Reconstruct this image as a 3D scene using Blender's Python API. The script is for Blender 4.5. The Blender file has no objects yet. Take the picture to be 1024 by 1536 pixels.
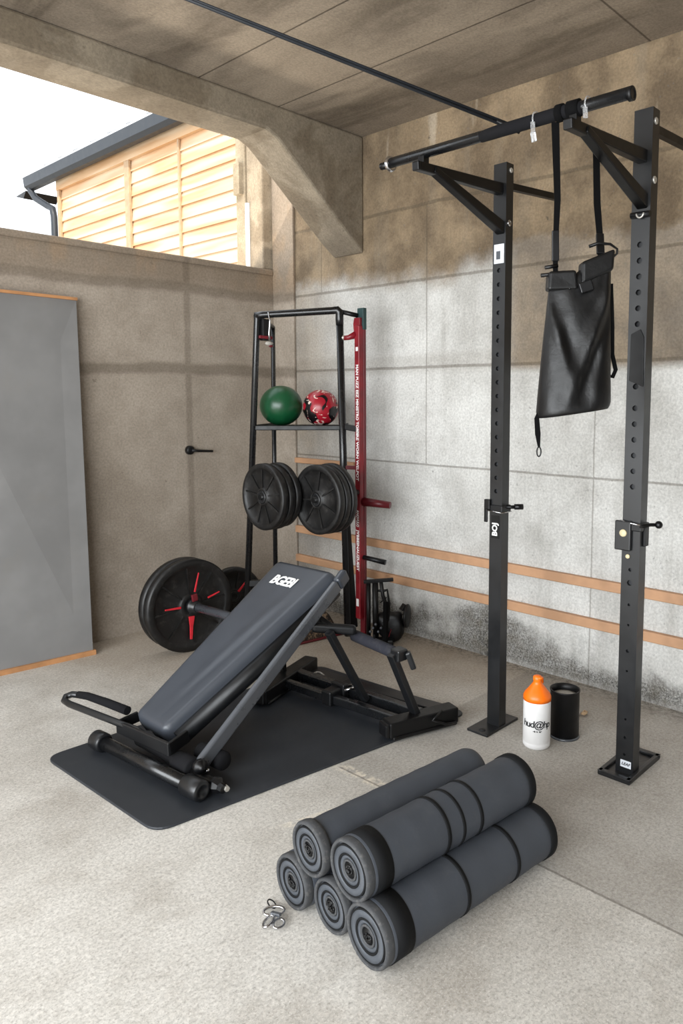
import bpy, bmesh, math, random
from mathutils import Vector, Matrix, noise
random.seed(7)
S = bpy.context.scene
COL = S.collection
V3 = Vector

# ------------------------------------------------------------------ camera, world, light, exposure
cam_data = bpy.data.cameras.new('camera')
cam = bpy.data.objects.new('camera', cam_data); COL.objects.link(cam)
cam.location = (-2.975, -3.534, 1.30)
cam.rotation_euler = (math.radians(90 - 5.362), 0, math.radians(42.5 - 90))
cam_data.sensor_fit = 'VERTICAL'; cam_data.sensor_height = 36.0; cam_data.sensor_width = 24.0
cam_data.lens = 1108.0 / 1536.0 * 36.0
cam_data.shift_x = -78.0 / 1536.0
cam_data.shift_y = -70.0 / 1536.0
cam_data.clip_start = 0.02
S.camera = cam

S.view_settings.view_transform = 'Standard'
S.view_settings.look = 'None'
S.view_settings.gamma = 1.0
S.view_settings.use_curve_mapping = False
S.view_settings.exposure = 0.65

world = bpy.data.worlds.new('world'); S.world = world
world.use_nodes = True
wn = world.node_tree
wn.nodes['Background'].inputs[0].default_value = (0.90, 0.95, 1.0, 1)
wn.nodes['Background'].inputs[1].default_value = 1.5

sun_d = bpy.data.lights.new('sun', 'SUN'); sun_d.energy = 2.7; sun_d.angle = math.radians(1.0)
sun_d.color = (1.0, 0.93, 0.82)
sun = bpy.data.objects.new('sun', sun_d); COL.objects.link(sun)
sun.rotation_euler = V3((1.0, 1.15, -1.30)).to_track_quat('-Z', 'Y').to_euler()

def area(name, loc, aim, sx, sy, power, color):
    d = bpy.data.lights.new(name, 'AREA'); d.shape = 'RECTANGLE'; d.size = sx; d.size_y = sy
    d.energy = power; d.color = color
    o = bpy.data.objects.new(name, d); COL.objects.link(o); o.location = loc
    o.rotation_euler = (V3(aim) - V3(loc)).to_track_quat('-Z', 'Y').to_euler()
    return o
# daylight through the wide garage opening on the street side (x = -4.8)
area('garage_opening_daylight', (-4.75, -2.9, 1.35), (0, -2.2, 0.75), 4.4, 2.2, 172, (0.93, 0.97, 1.0))
# added lamp behind the parapet, standing in for bounce off sunlit yard and house
area('yard_bounce_fill', (-2.0, 0.80, 2.00), (-2.0, 0.25, 2.60), 4.0, 0.25, 55, (1.0, 0.90, 0.76))

# ------------------------------------------------------------------ materials
def new_mat(name):
    m = bpy.data.materials.new(name); m.use_nodes = True
    return m, m.node_tree, m.node_tree.nodes['Principled BSDF']

def lin(c):
    return tuple(((v / 12.92) if v <= 0.04045 else ((v + 0.055) / 1.055) ** 2.4) for v in c)
def srgb(r, g, b): return lin((r / 255., g / 255., b / 255.)) + (1,)

class NT:
    """small node-writing helper"""
    def __init__(s, t): s.t = t; s.tc = t.nodes.new('ShaderNodeTexCoord'); s.co = s.tc.outputs['Object']
    def L(s, a, b): s.t.links.new(a, b)
    def setin(s, n, i, v):
        if hasattr(v, 'is_output') or isinstance(v, bpy.types.NodeSocket): s.L(v, n.inputs[i])
        else: n.inputs[i].default_value = v
    def math(s, op, a, b=0.0, c=0.0, clamp=False):
        n = s.t.nodes.new('ShaderNodeMath'); n.operation = op; n.use_clamp = clamp
        s.setin(n, 0, a); s.setin(n, 1, b); s.setin(n, 2, c); return n.outputs[0]
    def noise(s, scale, detail=4, rough=0.55, vec=None, dist=0.0):
        n = s.t.nodes.new('ShaderNodeTexNoise'); n.inputs['Scale'].default_value = scale
        n.inputs['Detail'].default_value = detail; n.inputs['Roughness'].default_value = rough
        n.inputs['Distortion'].default_value = dist
        s.L(vec if vec is not None else s.co, n.inputs['Vector']); return n.outputs['Fac']
    def scaled(s, v):
        n = s.t.nodes.new('ShaderNodeMapping'); n.inputs['Scale'].default_value = v
        s.L(s.co, n.inputs['Vector']); return n.outputs[0]
    def ramp(s, f, a, b, x0=0.0, x1=1.0):
        n = s.t.nodes.new('ShaderNodeMapRange'); n.clamp = True; n.interpolation_type = 'SMOOTHSTEP'
        s.setin(n, 'Value', f); n.inputs['From Min'].default_value = a; n.inputs['From Max'].default_value = b
        n.inputs['To Min'].default_value = x0; n.inputs['To Max'].default_value = x1; return n.outputs[0]
    def mix(s, f, a, b, mode='MIX'):
        n = s.t.nodes.new('ShaderNodeMix'); n.data_type = 'RGBA'; n.blend_type = mode
        s.setin(n, 0, f); s.setin(n, 6, a); s.setin(n, 7, b); return n.outputs[2]
    def xyz(s):
        n = s.t.nodes.new('ShaderNodeSeparateXYZ'); s.L(s.co, n.inputs[0]); return n.outputs
    def bump(s, bsdf, h, strength=0.3, dist=0.004):
        n = s.t.nodes.new('ShaderNodeBump'); n.inputs['Strength'].default_value = strength
        n.inputs['Distance'].default_value = dist; s.L(h, n.inputs['Height']); s.L(n.outputs[0], bsdf.inputs['Normal'])
    def line(s, coord, pos, w, wob=None):
        c = coord if wob is None else s.math('ADD', coord, wob)
        d = s.math('ABSOLUTE', s.math('SUBTRACT', c, pos))
        return s.ramp(d, w * 0.35, w, 1.0, 0.0)
    def rng(s, coord, lo, hi, soft=0.01):
        return s.math('MULTIPLY', s.ramp(coord, lo - soft, lo + soft), s.ramp(coord, hi - soft, hi + soft, 1.0, 0.0))

def concrete(name, c_dark, c_light, build=None, rough=0.92, streak=None, speck=0.35, bumpS=0.35):
    m, t, b = new_mat(name); n = NT(t)
    big = n.noise(1.3, 5, 0.6, dist=0.6)
    med = n.noise(6.0, 6, 0.65)
    fine = n.noise(90.0, 3, 0.7)
    mixf = n.math('ADD', n.math('MULTIPLY', big, 0.6), n.math('MULTIPLY', med, 0.4))
    col = n.mix(n.ramp(mixf, 0.36, 0.64), c_dark, c_light)
    if streak is not None:
        st = n.noise(1.0, 5, 0.6, vec=n.scaled(streak))
        col = n.mix(n.ramp(st, 0.45, 0.72, 0.0, 0.55), col, tuple(0.62 * c for c in c_dark[:3]) + (1,))
    h = n.math('ADD', n.math('MULTIPLY', med, 0.5), n.math('MULTIPLY', fine, 0.25))
    if build: col, h = build(n, col, h)
    pores = n.ramp(n.noise(55.0, 2, 0.5), 0.66, 0.72)
    col = n.mix(n.math('MULTIPLY', pores, speck), col, tuple(0.35 * c for c in c_dark[:3]) + (1,))
    g = n.ramp(fine, 0.3, 0.7, 0.84, 1.12)
    cc = n.t.nodes.new('ShaderNodeCombineXYZ')
    for k in range(3): n.L(g, cc.inputs[k])
    col = n.mix(1.0, col, cc.outputs[0], 'MULTIPLY')
    n.L(col, b.inputs['Base Color']); b.inputs['Roughness'].default_value = rough
    b.inputs['Specular IOR Level'].default_value = 0.25
    n.bump(b, h, bumpS, 0.006)
    return m

def right_wall(n, col, h):
    x, y, z = n.xyz()
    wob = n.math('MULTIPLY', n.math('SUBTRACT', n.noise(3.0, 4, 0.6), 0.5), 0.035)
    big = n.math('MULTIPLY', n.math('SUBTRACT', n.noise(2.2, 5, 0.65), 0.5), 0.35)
    # browner, darker above the second joint, on the street-side bays and towards the corner
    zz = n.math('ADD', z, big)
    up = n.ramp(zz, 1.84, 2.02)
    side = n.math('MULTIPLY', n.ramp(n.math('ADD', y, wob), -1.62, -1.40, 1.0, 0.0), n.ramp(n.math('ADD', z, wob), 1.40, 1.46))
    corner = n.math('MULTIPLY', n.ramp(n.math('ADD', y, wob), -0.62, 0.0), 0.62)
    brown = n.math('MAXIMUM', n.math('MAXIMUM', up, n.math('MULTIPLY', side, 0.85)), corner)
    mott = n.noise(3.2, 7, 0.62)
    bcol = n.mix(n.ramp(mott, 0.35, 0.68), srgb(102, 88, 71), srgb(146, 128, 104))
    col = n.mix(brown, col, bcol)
    # pale run-off marks under the ceiling
    runs = n.math('MULTIPLY', n.ramp(n.noise(1.0, 3, 0.5, vec=n.scaled((1, 7, 1.2))), 0.64, 0.72), n.ramp(z, 2.15, 2.5))
    col = n.mix(n.math('MULTIPLY', runs, 0.55), col, srgb(188, 176, 158))
    # vertical faint streaks
    st = n.ramp(n.noise(1.0, 4, 0.6, vec=n.scaled((1, 9, 0.8))), 0.5, 0.75, 0, 0.25)
    col = n.mix(st, col, srgb(120, 115, 106))
    hz = n.line(z, 2.28, 0.012, wob)
    for p, w in ((1.90, 0.010), (1.45, 0.010), (0.94, 0.007)):
        hz = n.math('MAXIMUM', hz, n.line(z, p, w, n.math('MULTIPLY', wob, 0.35)))
    vt = n.math('MULTIPLY', n.line(y, -1.04, 0.005, n.math('MULTIPLY', wob, 0.3)), n.rng(z, 0.94, 2.28))
    vt = n.math('MAXIMUM', vt, n.math('MULTIPLY', n.line(y, -2.0, 0.005, n.math('MULTIPLY', wob, 0.3)), n.rng(z, 0.0, 1.45)))
    vt = n.math('MAXIMUM', vt, n.math('MULTIPLY', n.line(y, -0.235, 0.005, n.math('MULTIPLY', wob, 0.3)), n.rng(z, 1.9, 2.28)))
    vt = n.math('MAXIMUM', vt, n.math('MULTIPLY', n.line(y, -1.55, 0.004, n.math('MULTIPLY', wob, 0.3)), n.rng(z, 0.0, 0.94)))
    joint = n.math('MAXIMUM', hz, n.math('MULTIPLY', vt, 0.8))
    soft = n.line(z, 1.47, 0.07, wob)
    col = n.mix(n.math('MULTIPLY', soft, 0.22), col, srgb(112, 100, 84))
    col = n.mix(n.math('MULTIPLY', joint, 0.5), col, srgb(84, 75, 62))
    h = n.math('SUBTRACT', h, n.math('MULTIPLY', joint, 0.8))
    # black mould creeping up from the floor
    mn = n.math('MULTIPLY', n.noise(5.0, 7, 0.78), 0.62)
    patch = n.math('MULTIPLY', n.math('SUBTRACT', n.noise(2.3, 3, 0.5), 0.44), 1.7)
    edge = n.math('ADD', n.math('SUBTRACT', mn, n.math('MULTIPLY', z, 1.9)), patch)
    mould = n.math('MULTIPLY', n.ramp(edge, 0.06, 0.34), n.ramp(n.noise(110.0, 6, 0.9), 0.34, 0.62))
    mould = n.math('MULTIPLY', mould, n.ramp(z, 0.0, 0.035, 0.45, 1.0))
    col = n.mix(n.math('MULTIPLY', mould, 0.95), col, srgb(34, 31, 26))
    smudge = n.math('MULTIPLY', n.ramp(edge, 0.0, 0.5), n.ramp(n.noise(14., 5, .7), .35, .65))
    col = n.mix(n.math('MULTIPLY', smudge, 0.55), col, srgb(92, 84, 70))
    core = n.math('MULTIPLY', n.ramp(edge, 0.34, 0.62), n.ramp(n.noise(24., 6, .8), .42, .60))
    col = n.mix(n.math('MULTIPLY', core, 0.85), col, srgb(26, 24, 20))
    specks = n.ramp(n.noise(26.0, 3, 0.6), 0.70, 0.76)
    col = n.mix(n.math('MULTIPLY', specks, 0.6), col, srgb(70, 66, 58))
    return col, h

def left_wall(n, col, h):
    x, y, z = n.xyz()
    wob = n.math('MULTIPLY', n.math('SUBTRACT', n.noise(2.5, 4, 0.6), 0.5), 0.07)
    a = n.math('MULTIPLY', n.line(z, 1.45, 0.045, wob), 0.50)
    b = n.math('MULTIPLY', n.line(z, 1.90, 0.04, wob), 0.40)
    c = n.math('MULTIPLY', n.line(x, -0.635, 0.030, n.math('MULTIPLY', wob, 0.4)), 0.38)
    m = n.math('MAXIMUM', n.math('MAXIMUM', a, b), c)
    top = n.math('MULTIPLY', n.ramp(n.math('ADD', z, wob), 1.84, 1.96), 0.55)
    blot = n.math('MULTIPLY', n.ramp(n.noise(3.5, 5, 0.6, vec=n.scaled((1, 1, 0.5))), 0.50, 0.62), n.ramp(z, 1.9, 2.0))
    col = n.mix(top, col, srgb(112, 96, 78))
    col = n.mix(n.math('MULTIPLY', blot, 0.55), col, srgb(150, 128, 104))
    col = n.mix(m, col, srgb(88, 77, 64))
    spk = n.ramp(n.noise(22.0, 3, 0.6), 0.70, 0.76)
    col = n.mix(n.math('MULTIPLY', spk, 0.4), col, srgb(84, 74, 62))
    return col, h

def floor_fn(n, col, h):
    x, y, z = n.xyz()
    wob = n.math('MULTIPLY', n.math('SUBTRACT', n.noise(4.0, 4, 0.6), 0.5), 0.02)
    sp = n.noise(150.0, 3, 0.7)
    col = n.mix(n.ramp(sp, 0.48, 0.66, 0, 0.40), col, srgb(120, 113, 104))
    cl = n.noise(2.6, 6, 0.68)
    col = n.mix(n.ramp(cl, 0.48, 0.66, 0, 0.30), col, srgb(140, 130, 117))
    sp2 = n.noise(230.0, 2, 0.6)
    col = n.mix(n.ramp(sp2, 0.56, 0.70, 0, 0.5), col, srgb(226, 223, 218))
    # brown dust towards the back wall, and a separately cast greyer slab by the stand
    back = n.ramp(n.math('ADD', n.math('ADD', x, n.math('MULTIPLY', y, 0.7)), n.math('MULTIPLY', n.noise(1.8, 4, 0.6), 0.8)), -1.7, -0.6)
    col = n.mix(n.math('MULTIPLY', back, 0.62), col, srgb(150, 132, 110))
    slab = n.math('MULTIPLY', n.ramp(x, -1.272, -1.262), n.ramp(y, -1.72, -1.70, 1.0, 0.0))
    col = n.mix(n.math('MULTIPLY', slab, 0.40), col, srgb(134, 128, 120))
    j = n.math('MULTIPLY', n.line(x, -1.268, 0.006, n.math('MULTIPLY', wob, 0.2)), n.ramp(y, -1.72, -1.70, 1.0, 0.0))
    pale = n.math('MULTIPLY', n.line(x, -1.262, 0.035, wob), n.rng(y, -2.05, -1.70, 0.05))
    pale = n.math('MULTIPLY', pale, n.ramp(n.noise(25., 4, .7), .42, .56))
    pale2 = n.math('MULTIPLY', n.line(n.math('ADD', y, n.math('MULTIPLY', x, 0.28)), -2.31, 0.02, wob), n.rng(x, -1.62, -1.26, 0.05))
    pale2 = n.math('MULTIPLY', pale2, n.ramp(n.noise(25., 4, .7), .42, .56))
    col = n.mix(n.math('MULTIPLY', n.math('MAXIMUM', pale, pale2), 0.75), col, srgb(226, 216, 198))
    col = n.mix(n.math('MULTIPLY', j, 0.6), col, srgb(98, 92, 84))
    # grime along the right wall
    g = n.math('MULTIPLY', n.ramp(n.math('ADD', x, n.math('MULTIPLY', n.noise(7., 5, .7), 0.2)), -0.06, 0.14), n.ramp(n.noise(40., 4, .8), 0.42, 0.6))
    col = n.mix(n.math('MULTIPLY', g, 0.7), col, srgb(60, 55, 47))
    return col, h

def ceiling_fn(n, col, h):
    x, y, z = n.xyz()
    j = n.line(x, -1.03, 0.006)
    j = n.math('MAXIMUM', j, n.line(x, -0.58, 0.006))
    j = n.math('MAXIMUM', j, n.line(x, -2.4, 0.006))
    k = n.math('MULTIPLY', n.line(y, -2.20, 0.006), n.ramp(x, -0.60, -0.56))
    j = n.math('MAXIMUM', j, k)
    grain = n.noise(1.0, 6, 0.65, vec=n.scaled((5, 1.0, 1)), dist=0.4)
    col = n.mix(n.ramp(grain, 0.42, 0.68, 0.0, 0.65), col, srgb(84, 74, 62))
    g2 = n.noise(1.0, 5, 0.6, vec=n.scaled((2.2, 0.8, 1)), dist=0.6)
    col = n.mix(n.ramp(g2, 0.48, 0.66, 0.0, 0.6), col, srgb(172, 158, 140))
    col = n.mix(n.math('MULTIPLY', j, 0.7), col, srgb(58, 49, 40))
    return col, n.math('SUBTRACT', h, n.math('MULTIPLY', j, 0.6))

def beam_fn(n, col, h):
    b = n.ramp(n.noise(2.4, 5, 0.6, dist=0.8), 0.47, 0.58)
    col = n.mix(n.math('MULTIPLY', b, 0.45), col, srgb(94, 80, 62))
    p = n.ramp(n.noise(6.0, 3, 0.6), 0.70, 0.74)
    col = n.mix(n.math('MULTIPLY', p, 0.5), col, srgb(176, 158, 130))
    return col, h

M = {}
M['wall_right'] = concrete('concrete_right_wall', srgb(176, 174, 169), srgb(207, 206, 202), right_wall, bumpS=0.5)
M['wall_left'] = concrete('concrete_left_wall', srgb(144, 133, 120), srgb(166, 155, 142), left_wall, speck=0.12)
M['floor'] = concrete('concrete_floor', srgb(184, 179, 171), srgb(208, 204, 197), floor_fn, rough=0.85, speck=0.25, bumpS=0.2)
M['ceiling'] = concrete('concrete_ceiling', srgb(124, 113, 100), srgb(146, 134, 119), ceiling_fn, speck=0.2)
M['beam'] = concrete('concrete_beam', srgb(120, 110, 96), srgb(146, 135, 118), beam_fn, speck=0.3)
M['column'] = concrete('concrete_column', srgb(124, 112, 96), srgb(158, 145, 126), beam_fn, speck=0.3)
M['back_wall'] = concrete('dark_back_wall', srgb(62, 57, 52), srgb(84, 78, 70))
M['jamb'] = concrete('weathered_post', srgb(120, 108, 90), srgb(160, 148, 128), None)
M['ground'] = concrete('outside_ground', srgb(150, 145, 136), srgb(180, 175, 166))

def simple(name, col, rough=0.5, metal=0.0, var=0.12, scale=12.0, bump=0.0, bscale=60.0, spec=0.5, coat=0.0, dust=0.0, bdist=0.002):
    m, t, b = new_mat(name); n = NT(t)
    f = n.noise(scale, 4, 0.6)
    dark = tuple(c * (1 - var) for c in col[:3]) + (1,); lt = tuple(min(1, c * (1 + var)) for c in col[:3]) + (1,)
    c = n.mix(n.ramp(f, 0.35, 0.65), dark, lt)
    if dust:
        d = n.ramp(n.noise(scale * 1.7, 6, 0.7), 0.5, 0.72, 0, dust)
        c = n.mix(d, c, srgb(128, 124, 118))
    n.L(c, b.inputs['Base Color'])
    n.L(n.ramp(f, 0.2, 0.8, max(0.02, rough - 0.08), min(1, rough + 0.08)), b.inputs['Roughness'])
    b.inputs['Metallic'].default_value = metal; b.inputs['Specular IOR Level'].default_value = spec
    b.inputs['Coat Weight'].default_value = coat
    if bump: n.bump(b, n.noise(bscale, 4, 0.6), bump, bdist)
    return m
M['black_metal'] = simple('black_powder_coat', srgb(21, 22, 24), 0.36, 0.0, var=0.05, spec=0.55)
M['black_dark'] = simple('black_steel', srgb(9, 9, 10), 0.42, var=0.05, spec=0.35)
M['black_tube'] = simple('black_gloss_tube', srgb(17, 18, 20), 0.28, var=0.04, spec=0.6)
M['grey_tube'] = simple('worn_grey_tube', srgb(70, 73, 78), 0.30, 0.0, var=0.04, spec=0.8)
M['black_plastic'] = simple('black_plastic', srgb(9, 9, 11), 0.42, var=0.05, spec=0.4)
M['rubber'] = simple('black_rubber', srgb(20, 20, 21), 0.62, bump=0.2, bscale=160, dust=0.05)
M['mat'] = simple('mat_rubber', srgb(40, 43, 48), 0.50, bump=0.1, bscale=300, dust=0.03, scale=3, var=0.05)
M['vinyl'] = simple('pad_vinyl', srgb(60, 64, 71), 0.36, bump=0.12, bscale=7, spec=0.55, scale=5, bdist=0.004, var=0.05)
M['vinyl_dark'] = simple('pad_vinyl_dark', srgb(13, 14, 16), 0.42, spec=0.4)
M['foam'] = simple('foam_grip', srgb(16, 16, 19), 0.9, spec=0.25, bump=0.3, bscale=150)
M['foam_blue'] = simple('foam_grip_worn', srgb(40, 41, 49), 0.85, spec=0.3, bump=0.4, bscale=60, dust=0.1)
M['roll'] = simple('roller_fabric', srgb(60, 64, 71), 0.62, bump=0.2, bscale=120, scale=7, dust=0.06, var=0.06)
M['roll_cap'] = simple('roller_end_cap', srgb(68, 72, 78), 0.6, scale=20, dust=0.12, bump=0.2)
M['roll_rim'] = simple('roller_cap_rim', srgb(60, 61, 63), 0.75, scale=40, dust=0.28, bump=0.4, bscale=90)
M['roll_band'] = simple('roller_black_band', srgb(11, 12, 14), 0.75, spec=0.25)
M['wood'] = simple('rail_wood', srgb(184, 142, 108), 0.65, var=0.15, scale=4, bump=0.15)
M['wood_dark'] = simple('trim_wood', srgb(170, 122, 80), 0.6, var=0.2, scale=6)
M['chrome'] = simple('chrome', srgb(200, 200, 202), 0.18, 1.0, var=0.05)
M['zinc'] = simple('zinc_bolt', srgb(196, 192, 184), 0.35, 0.6)
M['ivory'] = simple('ivory_cap', srgb(212, 198, 160), 0.5)
M['red'] = simple('red_paint', srgb(118, 15, 27), 0.38, var=0.2, spec=0.5)
M['red_dark'] = simple('dark_red_paint', srgb(96, 18, 28), 0.4)
M['red_bright'] = simple('red_marking', srgb(196, 34, 46), 0.5)
M['green'] = simple('green_ball_rubber', srgb(14, 70, 40), 0.34, var=0.1, bump=0.15, bscale=80)
M['teal'] = simple('dark_teal_paint', srgb(26, 54, 54), 0.45)
M['white'] = simple('white_plastic', srgb(232, 231, 230), 0.4, var=0.03)
M['orange'] = simple('orange_plastic', srgb(255, 118, 14), 0.38, var=0.06)
M['print_white'] = simple('white_print', srgb(232, 232, 230), 0.6, var=0.02)
M['print_black'] = simple('black_print', srgb(30, 31, 34), 0.6, var=0.02)
M['sticker'] = simple('silver_sticker', srgb(208, 212, 218), 0.4, var=0.03)
M['bag'] = simple('black_tarpaulin', srgb(10, 10, 11), 0.46, bump=0.3, bscale=22, spec=0.42, bdist=0.006)
M['strap'] = simple('black_webbing', srgb(7, 7, 8), 0.9, spec=0.15)
M['galv'] = simple('grey_painted_steel_sheet', srgb(124, 123, 122), 0.5, var=0.08, scale=2.5, dust=0.35, spec=0.3)
M['powder'] = simple('chalk_powder', srgb(170, 166, 158), 0.9)
M['plate'] = simple('plate_rubber', srgb(13, 12, 12), 0.48, var=0.2, scale=20, bump=0.25, bscale=60, dust=0.08)
M['gutter'] = simple('dark_gutter', srgb(46, 51, 58), 0.5)
M['roof'] = simple('pale_sheet_roof', srgb(220, 222, 226), 0.5, var=0.03)
M['house_trim'] = simple('brown_batten', srgb(190, 160, 126), 0.6)
M['jamb_white'] = simple('white_strip', srgb(236, 238, 242), 0.5, var=0.02)
M['cable'] = simple('black_cable', srgb(36, 40, 46), 0.5)

def siding_mat():
    m, t, b = new_mat('pale_wood_siding'); n = NT(t)
    g = n.noise(1.0, 5, 0.6, vec=n.scaled((8, 0.8, 12)))
    x, y, z = n.xyz()
    bd = n.noise(1.0, 1, 0.5, vec=n.scaled((0.1, 0.6, 6.3)))
    c = n.mix(n.ramp(g, 0.35, 0.7), srgb(228, 190, 148), srgb(214, 168, 122))
    c = n.mix(n.ramp(bd, 0.42, 0.60, 0, 0.6), c, srgb(240, 220, 192))
    n.L(c, b.inputs['Base Color']); b.inputs['Roughness'].default_value = 0.7
    n.bump(b, g, 0.2, 0.004); return m
M['siding'] = siding_mat()

def redball_mat():
    m, t, b = new_mat('patterned_red_ball'); n = NT(t)
    w = n.noise(9.0, 1, 0.4, dist=1.6)
    v = n.noise(16.0, 2, 0.5, dist=2.5)
    c = n.mix(n.ramp(w, 0.50, 0.54), srgb(150, 22, 38), srgb(18, 14, 16))
    c = n.mix(n.ramp(v, 0.60, 0.63), c, srgb(214, 190, 178))
    n.L(c, b.inputs['Base Color']); b.inputs['Roughness'].default_value = 0.3; return m
M['redball'] = redball_mat()

def rug_mat():
    m, t, b = new_mat('coarse_brown_fibre'); n = NT(t)
    v = n.noise(60.0, 3, 0.8)
    n.L(n.mix(n.ramp(v, 0.45, 0.62), srgb(40, 32, 26), srgb(132, 108, 84)), b.inputs['Base Color'])
    b.inputs['Roughness'].default_value = 0.95; n.bump(b, v, 1.0, 0.015); return m
M['rug'] = rug_mat()

def clear_mat():
    m, t, b = new_mat('clear_plastic'); b.inputs['Roughness'].default_value = 0.1
    b.inputs['Transmission Weight'].default_value = 0.8; b.inputs['Base Color'].default_value = (0.95, 0.96, 0.97, 1)
    b.inputs['IOR'].default_value = 1.45
    n = NT(t); n.bump(b, n.noise(50, 2), 0.3, 0.003); return m
M['clear'] = clear_mat()

# ------------------------------------------------------------------ mesh building
def frame_from(d, up=(0, 0, 1)):
    d = V3(d).normalized(); up = V3(up)
    if abs(d.dot(up)) > 0.985: up = V3((0, 1, 0)) if abs(d.y) < 0.9 else V3((1, 0, 0))
    s = d.cross(up).normalized(); u = s.cross(d).normalized()
    return s, u, d

class MB:
    def __init__(s): s.v = []; s.f = []; s.m = []; s.sm = []; s.mats = []; s.cur = 0
    def mat(s, name):
        if name not in s.mats: s.mats.append(name)
        s.cur = s.mats.index(name); return s
    def add(s, vs, fs, smooth=False):
        o = len(s.v); s.v += [tuple(p) for p in vs]
        for f in fs: s.f.append([i + o for i in f]); s.m.append(s.cur); s.sm.append(smooth)
        return s
    def box(s, lo, hi):
        x0, y0, z0 = lo; x1, y1, z1 = hi
        v = [(x0, y0, z0), (x1, y0, z0), (x1, y1, z0), (x0, y1, z0), (x0, y0, z1), (x1, y0, z1), (x1, y1, z1), (x0, y1, z1)]
        return s.add(v, [(3, 2, 1, 0), (4, 5, 6, 7), (0, 1, 5, 4), (1, 2, 6, 5), (2, 3, 7, 6), (3, 0, 4, 7)])
    def bar(s, p0, p1, w, h, up=(0, 0, 1), w1=None, h1=None):
        p0, p1 = V3(p0), V3(p1); a, u, d = frame_from(p1 - p0, up); w1 = w1 or w; h1 = h1 or h
        vs = []
        for p, ww, hh in ((p0, w, h), (p1, w1, h1)):
            for i, j in ((-1, -1), (1, -1), (1, 1), (-1, 1)): vs.append(p + a * (i * ww / 2) + u * (j * hh / 2))
        return s.add(vs, [(3, 2, 1, 0), (4, 5, 6, 7), (0, 1, 5, 4), (1, 2, 6, 5), (2, 3, 7, 6), (3, 0, 4, 7)])
    def tube(s, pts, r, n=14, caps=True, flat=1.0, up=(0, 0, 1)):
        pts = [V3(p) for p in pts]; k = len(pts)
        rs = r if isinstance(r, (list, tuple)) else [r] * k
        vs = []; fr = None
        for i, p in enumerate(pts):
            if i == 0: d = pts[1] - pts[0]
            elif i == k - 1: d = pts[-1] - pts[-2]
            else: d = (pts[i + 1] - p).normalized() + (p - pts[i - 1]).normalized()
            d = d.normalized()
            if fr is None: a, u, _ = frame_from(d, up)
            else:
                a = (fr[0] - d * fr[0].dot(d)).normalized(); u = a.cross(d).normalized()
            fr = (a, u)
            for j in range(n):
                t = 2 * math.pi * j / n
                vs.append(p + a * (math.cos(t) * rs[i]) + u * (math.sin(t) * rs[i] * flat))
        fs = []
        for i in range(k - 1):
            for j in range(n):
                fs.append((i * n + j, i * n + (j + 1) % n, (i + 1) * n + (j + 1) % n, (i + 1) * n + j))
        s.add(vs, fs, True)
        if caps:
            o = len(s.v) - len(vs)
            s.f.append([o + j for j in range(n)][::-1]); s.m.append(s.cur); s.sm.append(False)
            s.f.append([o + (k - 1) * n + j for j in range(n)]); s.m.append(s.cur); s.sm.append(False)
        return s
    def lathe(s, origin, axis, prof, n=40, smooth=True):
        """prof: list of (t along axis, radius)"""
        origin = V3(origin); a, u, d = frame_from(axis); vs = []; fs = []
        for t, r in prof:
            for j in range(n):
                q = 2 * math.pi * j / n
                vs.append(origin + d * t + a * (math.cos(q) * r) + u * (math.sin(q) * r))
        for i in range(len(prof) - 1):
            for j in range(n):
                fs.append((i * n + j, i * n + (j + 1) % n, (i + 1) * n + (j + 1) % n, (i + 1) * n + j))
        s.add(vs, fs, smooth)
        o = len(s.v) - len(vs)
        for row, rev in ((0, True), (len(prof) - 1, False)):
            if prof[row][1] > 1e-5:
                q = [o + row * n + j for j in range(n)]
                s.f.append(q[::-1] if rev else q); s.m.append(s.cur); s.sm.append(False)
        return s
    def ball(s, c, r, nu=24, nv=14, sq=(1, 1, 1)):
        vs = []; fs = []; c = V3(c)
        for i in range(nv + 1):
            t = math.pi * i / nv
            for j in range(nu):
                q = 2 * math.pi * j / nu
                vs.append(c + V3((r * sq[0] * math.sin(t) * math.cos(q), r * sq[1] * math.sin(t) * math.sin(q), r * sq[2] * math.cos(t))))
        for i in range(nv):
            for j in range(nu):
                fs.append((i * nu + j, (i + 1) * nu + j, (i + 1) * nu + (j + 1) % nu, i * nu + (j + 1) % nu))
        return s.add(vs, fs, True)
    def prism(s, poly, z0, z1):
        n = len(poly)
        vs = [(x, y, z0) for x, y in poly] + [(x, y, z1) for x, y in poly]
        fs = [tuple(range(n))[::-1], tuple(range(n, 2 * n))] + [(i, (i + 1) % n, n + (i + 1) % n, n + i) for i in range(n)]
        return s.add(vs, fs)
    def slab(s, poly3, off):
        """extrude a 3-D polygon by vector off"""
        n = len(poly3); off = V3(off)
        vs = [V3(p) for p in poly3] + [V3(p) + off for p in poly3]
        fs = [tuple(range(n))[::-1], tuple(range(n, 2 * n))] + [(i, (i + 1) % n, n + (i + 1) % n, n + i) for i in range(n)]
        return s.add(vs, fs)
    def build(s, name, material=None, parent=None, bevel=0.0, seg=2, subsurf=0, origin=None):
        me = bpy.data.meshes.new(name)
        vs = s.v
        o = V3(origin) if origin is not None else V3((0, 0, 0))
        if parent is not None:
            o = world_loc(parent) if origin is None else o
        vs = [tuple(V3(p) - o) for p in vs]
        me.from_pydata(vs, [], s.f)
        if s.mats:
            for k in s.mats: me.materials.append(M[k])
            me.polygons.foreach_set('material_index', s.m)
        else:
            me.materials.append(M[material])
        me.polygons.foreach_set('use_smooth', s.sm)
        bm = bmesh.new(); bm.from_mesh(me); bmesh.ops.remove_doubles(bm, verts=bm.verts, dist=1e-6)
        bmesh.ops.recalc_face_normals(bm, faces=bm.faces); bm.to_mesh(me); bm.free()
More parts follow.
